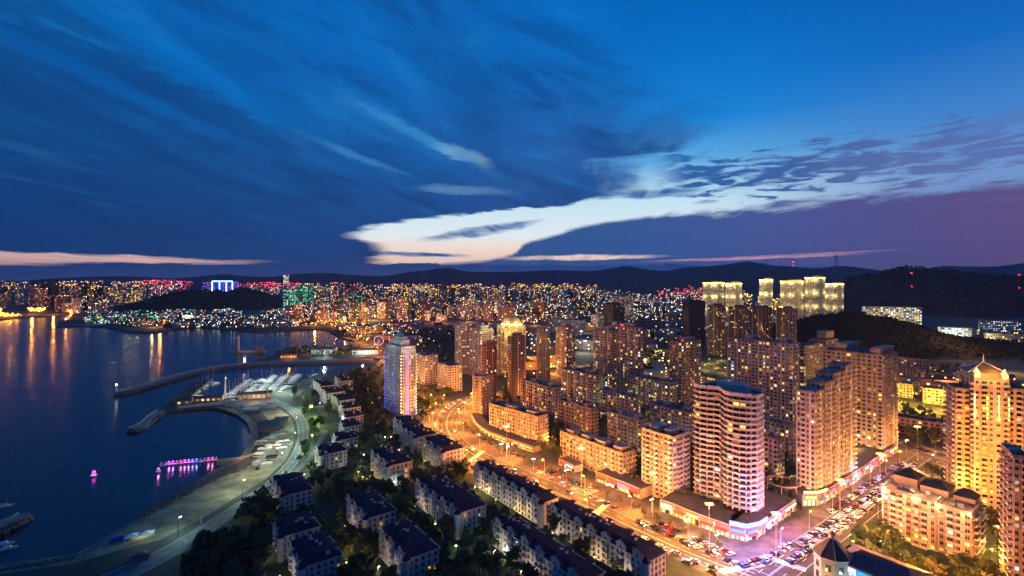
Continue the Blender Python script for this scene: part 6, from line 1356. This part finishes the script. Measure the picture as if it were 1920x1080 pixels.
r_, D, h, X0, X1 = landmark('glowing white green billboard at the foot of the green washed tower', 554, 582, 573, 586, W_white, 1, [mat('green_white_board', (.5, .8, .6), .5, emit=lin(190, 255, 220), estr=3)], depth=.1, name='billboard', cat='billboard')
landmark('red topped slab pair in the far centre left', 640, 672, 530, 562, W_brown, .6, [V3, L_dim]); landmark('narrow red topped tower left of the red topped slabs', 626, 633, 529, 560, W_brown, .6, [V3]); landmark('pale lit slab below the red topped slabs', 640, 660, 548, 578, W_sand, .5); landmark('green edged slab beside the pale lit slab', 664, 677, 549, 582, W_grey, .5, [G1, L_cool])
landmark('dark tall block alone on the left shore', 75, 99, 526, 580, W_dark, .03); landmark('gold topped tower on the left shore', 152, 170, 531, 572, W_dark, .25, [L_yel, L_dim]); landmark('gold topped slab right of the gold topped tower', 173, 194, 539, 574, W_dark, .25, [L_yel, L_dim])
for i, (x, y) in enumerate(((162, 531), (184, 538), (212, 543), (240, 543), (254, 541))): light(((x-960)/F*2700, 2700, ZT(y, 2700)), 60000, YEL, 3)
for i, (x0, x1, yt) in enumerate(((205, 214, 545), (216, 226, 544), (234, 243, 545), (246, 262, 544))): landmark(('first', 'second', 'third', 'fourth')[i]+' from the left of four gold topped towers on the far left shore', x0, x1, yt, 568, W_sand, .5, [L_yel, L_warm])
landmark('lone pale slab with a lit top on the far hilltop, left of centre', 531, 540, 516, 545, W_sand, .8, [L_wht]); landmark('dark twin tower in the far middle, left one', 845, 853, 540, 585, W_brown, .08); landmark('dark twin tower in the far middle, right one', 861, 872, 541, 585, W_brown, .08); landmark('tan tower left of the dark twin towers', 826, 838, 533, 578, W_tan, .15); landmark('dark slab at the left edge of the far city centre', 700, 719, 556, 590, W_brown, .3)

# ------------------------------------------------------------------ the far city
footbb()
FLT = {'warm': mat('far_warm_light', (.3, .2, .1), .6, emit=lin(255, 190, 110), estr=5, rnd=True), 'white': mat('far_white_light', (.3, .3, .3), .6, emit=lin(255, 238, 220), estr=6, rnd=True), 'cool': mat('far_cool_light', (.3, .3, .3), .6, emit=lin(170, 215, 225), estr=5, rnd=True),
       'red': mat('far_red_light', (.3, 0, 0), .6, emit=lin(255, 60, 80), estr=8, rnd=True), 'gold': mat('far_gold_light', (.3, .2, 0), .6, emit=lin(255, 210, 60), estr=8, rnd=True), 'pink': mat('far_pink_light', (.3, .1, .1), .6, emit=lin(255, 120, 120), estr=5, rnd=True), 'green': mat('far_green_light', (0, .3, .1), .6, emit=lin(90, 255, 150), estr=6, rnd=True), 'orange': mat('far_orange_light', (.4, .2, .05), .6, emit=lin(255, 140, 50), estr=9, rnd=True)}
FWALL = [W_brown, W_grey, W_pink, W_sand, W_dark, W_tan]
EXC = [[(255, 585), (300, 560), (365, 540), (485, 545), (545, 585)], [(1575, 620), (1590, 500), (3000, 490), (3000, 640), (1740, 625), (1600, 590)], [(1440, 720), (1490, 600), (1640, 590), (1760, 625), (2300, 650), (2300, 760), (1700, 700)], [(780, 612), (852, 606), (852, 700), (780, 700)],
       [(500, 672), (540, 640), (700, 640), (700, 690)], [(1090, 548), (1120, 530), (1240, 522), (1330, 530), (1330, 548)]]
rn = random.Random(2024)
def far_box(mb, c, L, W, h, an, D, wall, cols, lit, top=None, o=Vector((0, 0, 0))):
    ca, sa = math.cos(an), math.sin(an); f = lambda x, y: (c.x-o.x+x*ca-y*sa, c.y-o.y+x*sa+y*ca)
    r = [f(-L/2, -W/2), f(L/2, -W/2), f(L/2, W/2), f(-L/2, W/2)]; mb.hexa([(x, y, 0) for x, y in r], [(x, y, h) for x, y in r], wall, bottom=False)
    k = max(1.0, D/2200); fh = 3.4*k; bw = 4.2*k
    for i in range(4):
        p, q = Vector((*r[i], 0)), Vector((*r[(i+1) % 4], 0)); d = q-p; ln = d.length; d.normalize(); n = Vector((d.y, -d.x, 0))
        if n.dot(-(p+o)) < 0: continue
        for a in range(max(int(ln/bw), 1)):
            for b in range(max(int(h/fh), 1)):
                if rn.random() > lit*.8: continue
                s = (a+.25)*ln/max(int(ln/bw), 1); w = ln/max(int(ln/bw), 1)*.42; z = (b+.3)*h/max(int(h/fh), 1); t = p+n*.15
                A, Bv = t+d*s, t+d*(s+w); mb.poly([(A.x, A.y, z), (Bv.x, Bv.y, z), (Bv.x, Bv.y, z+fh*.42), (A.x, A.y, z+fh*.42)], FLT[rn.choice(cols)])
    if top:
        for x, y in (f(-L*.4, -W*.5), f(L*.4, -W*.5)): mb.box((x, y, h), (2.2*k, 2.2*k, 1.6*k), FLT[top])
ZONES = [ # px box, py box, count, (floors), colours, lit, top lights, word
 ((-60, 150), (566, 584), 60, (16, 34), ['warm', 'warm', 'pink'], .10, 'warm', 'on the far left shore', 3.2),
 ((100, 210), (572, 588), 40, (5, 20), ['warm', 'white'], .16, None, 'behind the gold shore', 3.2),
 ((-60, 300), (540, 560), 130, (15, 40), ['warm', 'pink', 'white'], .22, 'warm', 'in the hazy left skyline', 3.2),
 ((270, 385), (538, 552), 110, (24, 44), ['pink', 'pink', 'white', 'red'], .34, 'red', 'in the pink lit quarter left of the blue gate', 3.2),
 ((430, 560), (538, 555), 100, (14, 34), ['pink', 'white', 'warm'], .3, 'red', 'right of the blue lit gate block', 3.2),
 ((170, 330), (586, 611), 90, (2, 5), ['cool', 'white', 'warm', 'green'], .30, None, 'on the low western cape', 3.2),
 ((300, 545), (584, 614), 210, (2, 6), ['white', 'cool', 'warm', 'white'], .30, None, 'below the dark wooded hill', 3.2),
 ((540, 720), (565, 606), 130, (4, 18), ['warm', 'white', 'orange', 'pink', 'cool'], .28, None, 'in the town north of the lagoon', 3.2),
 ((560, 1120), (534, 560), 430, (10, 28), ['warm', 'warm', 'white', 'cool', 'gold', 'warm', 'orange'], .24, 'warm', 'near the horizon in the middle of the city', 3.2),
 ((640, 1130), (556, 604), 330, (5, 24), ['warm', 'warm', 'white', 'cool', 'gold', 'orange'], .17, None, 'in the middle distance of the city', 3.2),
 ((960, 1330), (548, 606), 250, (6, 20), ['white', 'cool', 'white', 'warm'], .24, None, 'in the cool lit quarter below the dark humps', 3.2),
 ((980, 1180), (528.8, 533), 50, (30, 50), ['pink', 'white', 'red'], .5, 'red', 'in the bright cluster on the ridge foot', 3.2),
 ((1230, 1330), (550, 590), 60, (8, 24), ['white', 'warm'], .25, 'red', 'left of the gold lit towers', 3.2),
 ((1320, 1580), (560, 605), 50, (8, 24), ['gold', 'warm', 'white'], .3, 'gold', 'between the gold lit towers', 3.2),
 ((930, 1260), (610, 720), 40, (3, 7), ['warm', 'gold', 'white'], .2, None, 'between the middle towers', 3.0),
 ((1140, 1330), (605, 650), 46, (5, 12), ['warm', 'cool'], .12, None, 'in the dim quarter behind the court towers', 3.0),
 ((1600, 1720), (640, 720), 0, (5, 8), ['warm'], .2, None, 'x', 3.0),
 ((640, 712), (604, 626), 26, (2, 5), ['orange', 'gold', 'warm'], .3, None, 'between the lagoon and the bright avenue', 3.0),
 ((705, 840), (608, 618), 24, (2, 5), ['orange', 'warm', 'pink'], .3, None, 'just below the bright avenue', 3.0),
 ((725, 785), (620, 650), 16, (2, 4), ['warm', 'white'], .2, None, 'behind the blue lit tower', 3.0),
 ((870, 960), (612, 660), 26, (4, 9), ['warm', 'white'], .2, None, 'behind the white twin towers', 3.0),
 ((1740, 1920), (616, 640), 16, (2, 4), ['cool', 'white', 'gold'], .4, None, 'by the white hall on the right', 3.0),
 ((1740, 1920), (690, 760), 22, (3, 5), ['orange', 'warm', 'gold'], .3, None, 'behind the spired tower', 3.0)]
cand = []
for (x0, x1), (y0, y1), n, fl, cols, lit, top, word, fhh in ZONES:
    k = t = 0
    while k < n and t < n*20:
        t += 1; px, py = rn.uniform(x0, x1), rn.uniform(y0, y1)
        if not inside((px, py), LANDPX) or any(inside((px, py), e) for e in EXC) or on_road(px, py): continue
        if mn.noise(Vector((px*.016, py*.07, 0))) < -.12 and rn.random() < .8: continue
        p = P(px, py)
        if hits_building(p, 14): continue
        an = rn.choice([R(36.6), R(-10), R(15), R(60)])+rn.uniform(-.08, .08); D = p.y; sc = 1 if D < 3500 else 1+(D-3500)/9000
        f = rn.randint(*fl); L = rn.uniform(18, 46)*sc; W = rn.uniform(12, 17)*sc; k += 1
        if f > 16: L = rn.uniform(18, 30)*sc; W = 18*sc
        cand.append((L*f/D/D, p, L, W, f*fhh, an, D, rn.choice(FWALL), cols, lit, top, word))
cand.sort(key=lambda t: -t[0])
rest = MB()
for i, (_, p, L, W, h, an, D, wall, cols, lit, top, word) in enumerate(cand):
    if i < 290:
        mb = MB(); far_box(mb, p, L, W, h, an, D, wall, cols, lit, top, p); kind = 'tower block' if h > 50 else 'city block'
        tag(mb.build('distant_building', None, (p.x, p.y, 0)), ('tall' if h > 60 else 'mid height' if h > 25 else 'low')+' distant building '+word, kind, 'distant buildings '+word+(' (tall)' if h > 60 else ' (mid)' if h > 25 else ' (low)'))
    else: far_box(rest, p, L, W, h, an, D, wall, cols, lit, top)
rest.build('distant_city_blocks', None, kind='stuff', label='the rest of the distant city, countless small lit blocks')
# far lamps: the many street lights of the distant streets, one mass
mb = MB()
def sprinkle(x0, x1, y0, y1, n, cols, z=(5, 12), s=1.0):
    k = t = 0
    while k < n and t < n*10:
        t += 1; px, py = rn.uniform(x0, x1), rn.uniform(y0, y1)
        if not inside((px, py), LANDPX) or any(inside((px, py), e) for e in EXC[:3]): continue
        if mn.noise(Vector((px*.016, py*.07, 0))) < -.05: continue
        k += 1; p = P(px, py); w = p.y*.00070*s*rn.uniform(.6, 1.5); mb.box((p.x, p.y, rn.uniform(*z)), (w, w, w), FLT[rn.choice(cols)])
sprinkle(560, 1330, 531, 600, 1100, ['white', 'warm', 'orange', 'gold', 'warm', 'warm', 'cool']); sprinkle(0, 560, 534, 556, 260, ['warm', 'pink', 'white']); sprinkle(160, 560, 586, 616, 300, ['white', 'cool', 'warm', 'green', 'orange']); sprinkle(640, 780, 603, 645, 130, ['orange', 'gold', 'warm', 'white'], s=1.3); sprinkle(550, 720, 585, 615, 200, ['orange', 'gold', 'warm']); sprinkle(-60, 135, 583, 597, 420, ['orange', 'gold', 'orange'], s=2.0); sprinkle(1000, 1340, 545, 600, 400, ['white', 'cool', 'warm']); sprinkle(1740, 1920, 612, 650, 60, ['white', 'gold', 'cool']); sprinkle(1700, 1920, 690, 760, 60, ['orange', 'gold']); sprinkle(780, 850, 620, 720, 24, ['cool', 'white']); sprinkle(1780, 1930, 518, 522, 20, ['warm', 'pink']); sprinkle(900, 1260, 610, 700, 60, ['warm', 'gold'])
mb.build('distant_lamps', None, kind='stuff', label='countless street lights of the distant city')
# their light on the far streets
for x, y, z, e, c in [(20, 592, 14, 120000, OR), (60, 589, 14, 120000, OR), (100, 590, 14, 120000, OR), (-20, 594, 14, 120000, OR), (124, 594, 12, 60000, OR), (700, 600, 20, 200000, (1, .6, .2)), (660, 604, 20, 160000, (1, .6, .2)), (630, 610, 15, 120000, OR), (720, 590, 20, 160000, (1, .62, .2)), (680, 618, 15, 90000, OR), (690, 628, 15, 80000, OR), (740, 600, 20, 140000, OR), (820, 604, 15, 120000, (1, .4, .25)), (880, 604, 15, 100000, (1, .4, .3)), (590, 610, 12, 60000, OR),
                      (300, 612, 15, 60000, OR), (285, 614, 10, 30000, (1, .6, .2)), (200, 606, 15, 60000, (.5, 1, .9)), (440, 596, 15, 60000, WARM), (350, 600, 15, 50000, WHT), (500, 588, 15, 60000, WHT), (260, 566, 30, 80000, YEL), (800, 560, 30, 300000, YEL), (900, 545, 40, 300000, WARM), (1000, 556, 30, 300000, WHT), (1120, 560, 30, 250000, WHT), (1220, 570, 30, 200000, WHT), (640, 560, 30, 250000, WARM), (760, 575, 25, 200000, (1, .6, .4)), (940, 596, 20, 120000, (1, .6, .3)), (1050, 600, 25, 160000, OR), (1090, 625, 18, 80000, YEL),
                      (450, 545, 60, 400000, (.9, .4, .6)), (330, 548, 60, 400000, (1, .4, .5)), (100, 560, 40, 400000, (1, .6, .4)), (1790, 636, 12, 30000, (.8, 1, .9)), (1750, 630, 12, 20000, (.8, 1, .4)), (1850, 640, 12, 30000, (1, .7, .2)), (1680, 612, 15, 40000, (1, .9, .6)), (1780, 740, 12, 30000, OR), (1740, 700, 15, 30000, OR), (1850, 740, 15, 40000, OR), (1900, 700, 15, 50000, (1, .5, .15)), (1650, 700, 60, 60000, (1, .5, .2)), (1800, 670, 50, 120000, (1, .5, .2))]:
    light(tuple(P(x, y)+Vector((0, 0, z))), e, c, 2.0)
print('LIGHTS', LIGHTS, 'CARS', NC, 'TREES', NTR, 'FAR', len(cand), 'OBJ', len(bpy.data.objects))
# ------------------------------------------------------------------ the evening air
hz = bpy.data.materials.new('evening_haze'); hz.use_nodes = True; nt = hz.node_tree; nt.nodes.clear()
pv = nt.nodes.new('ShaderNodeVolumePrincipled'); pv.inputs['Color'].default_value = (.62, .70, .95, 1); pv.inputs['Density'].default_value = 2.8e-5; pv.inputs['Anisotropy'].default_value = 0.3
ou = nt.nodes.new('ShaderNodeOutputMaterial'); nt.links.new(pv.outputs[0], ou.inputs['Volume'])
mb = MB(); mb.hexa([(-29000, -2900, -3.2), (29000, -2900, -3.2), (29000, 29000, -3.2), (-29000, 29000, -3.2)], [(-29000, -2900, 640), (29000, -2900, 640), (29000, 29000, 640), (-29000, 29000, 640)], hz)
mb.build('haze', None, kind='stuff')
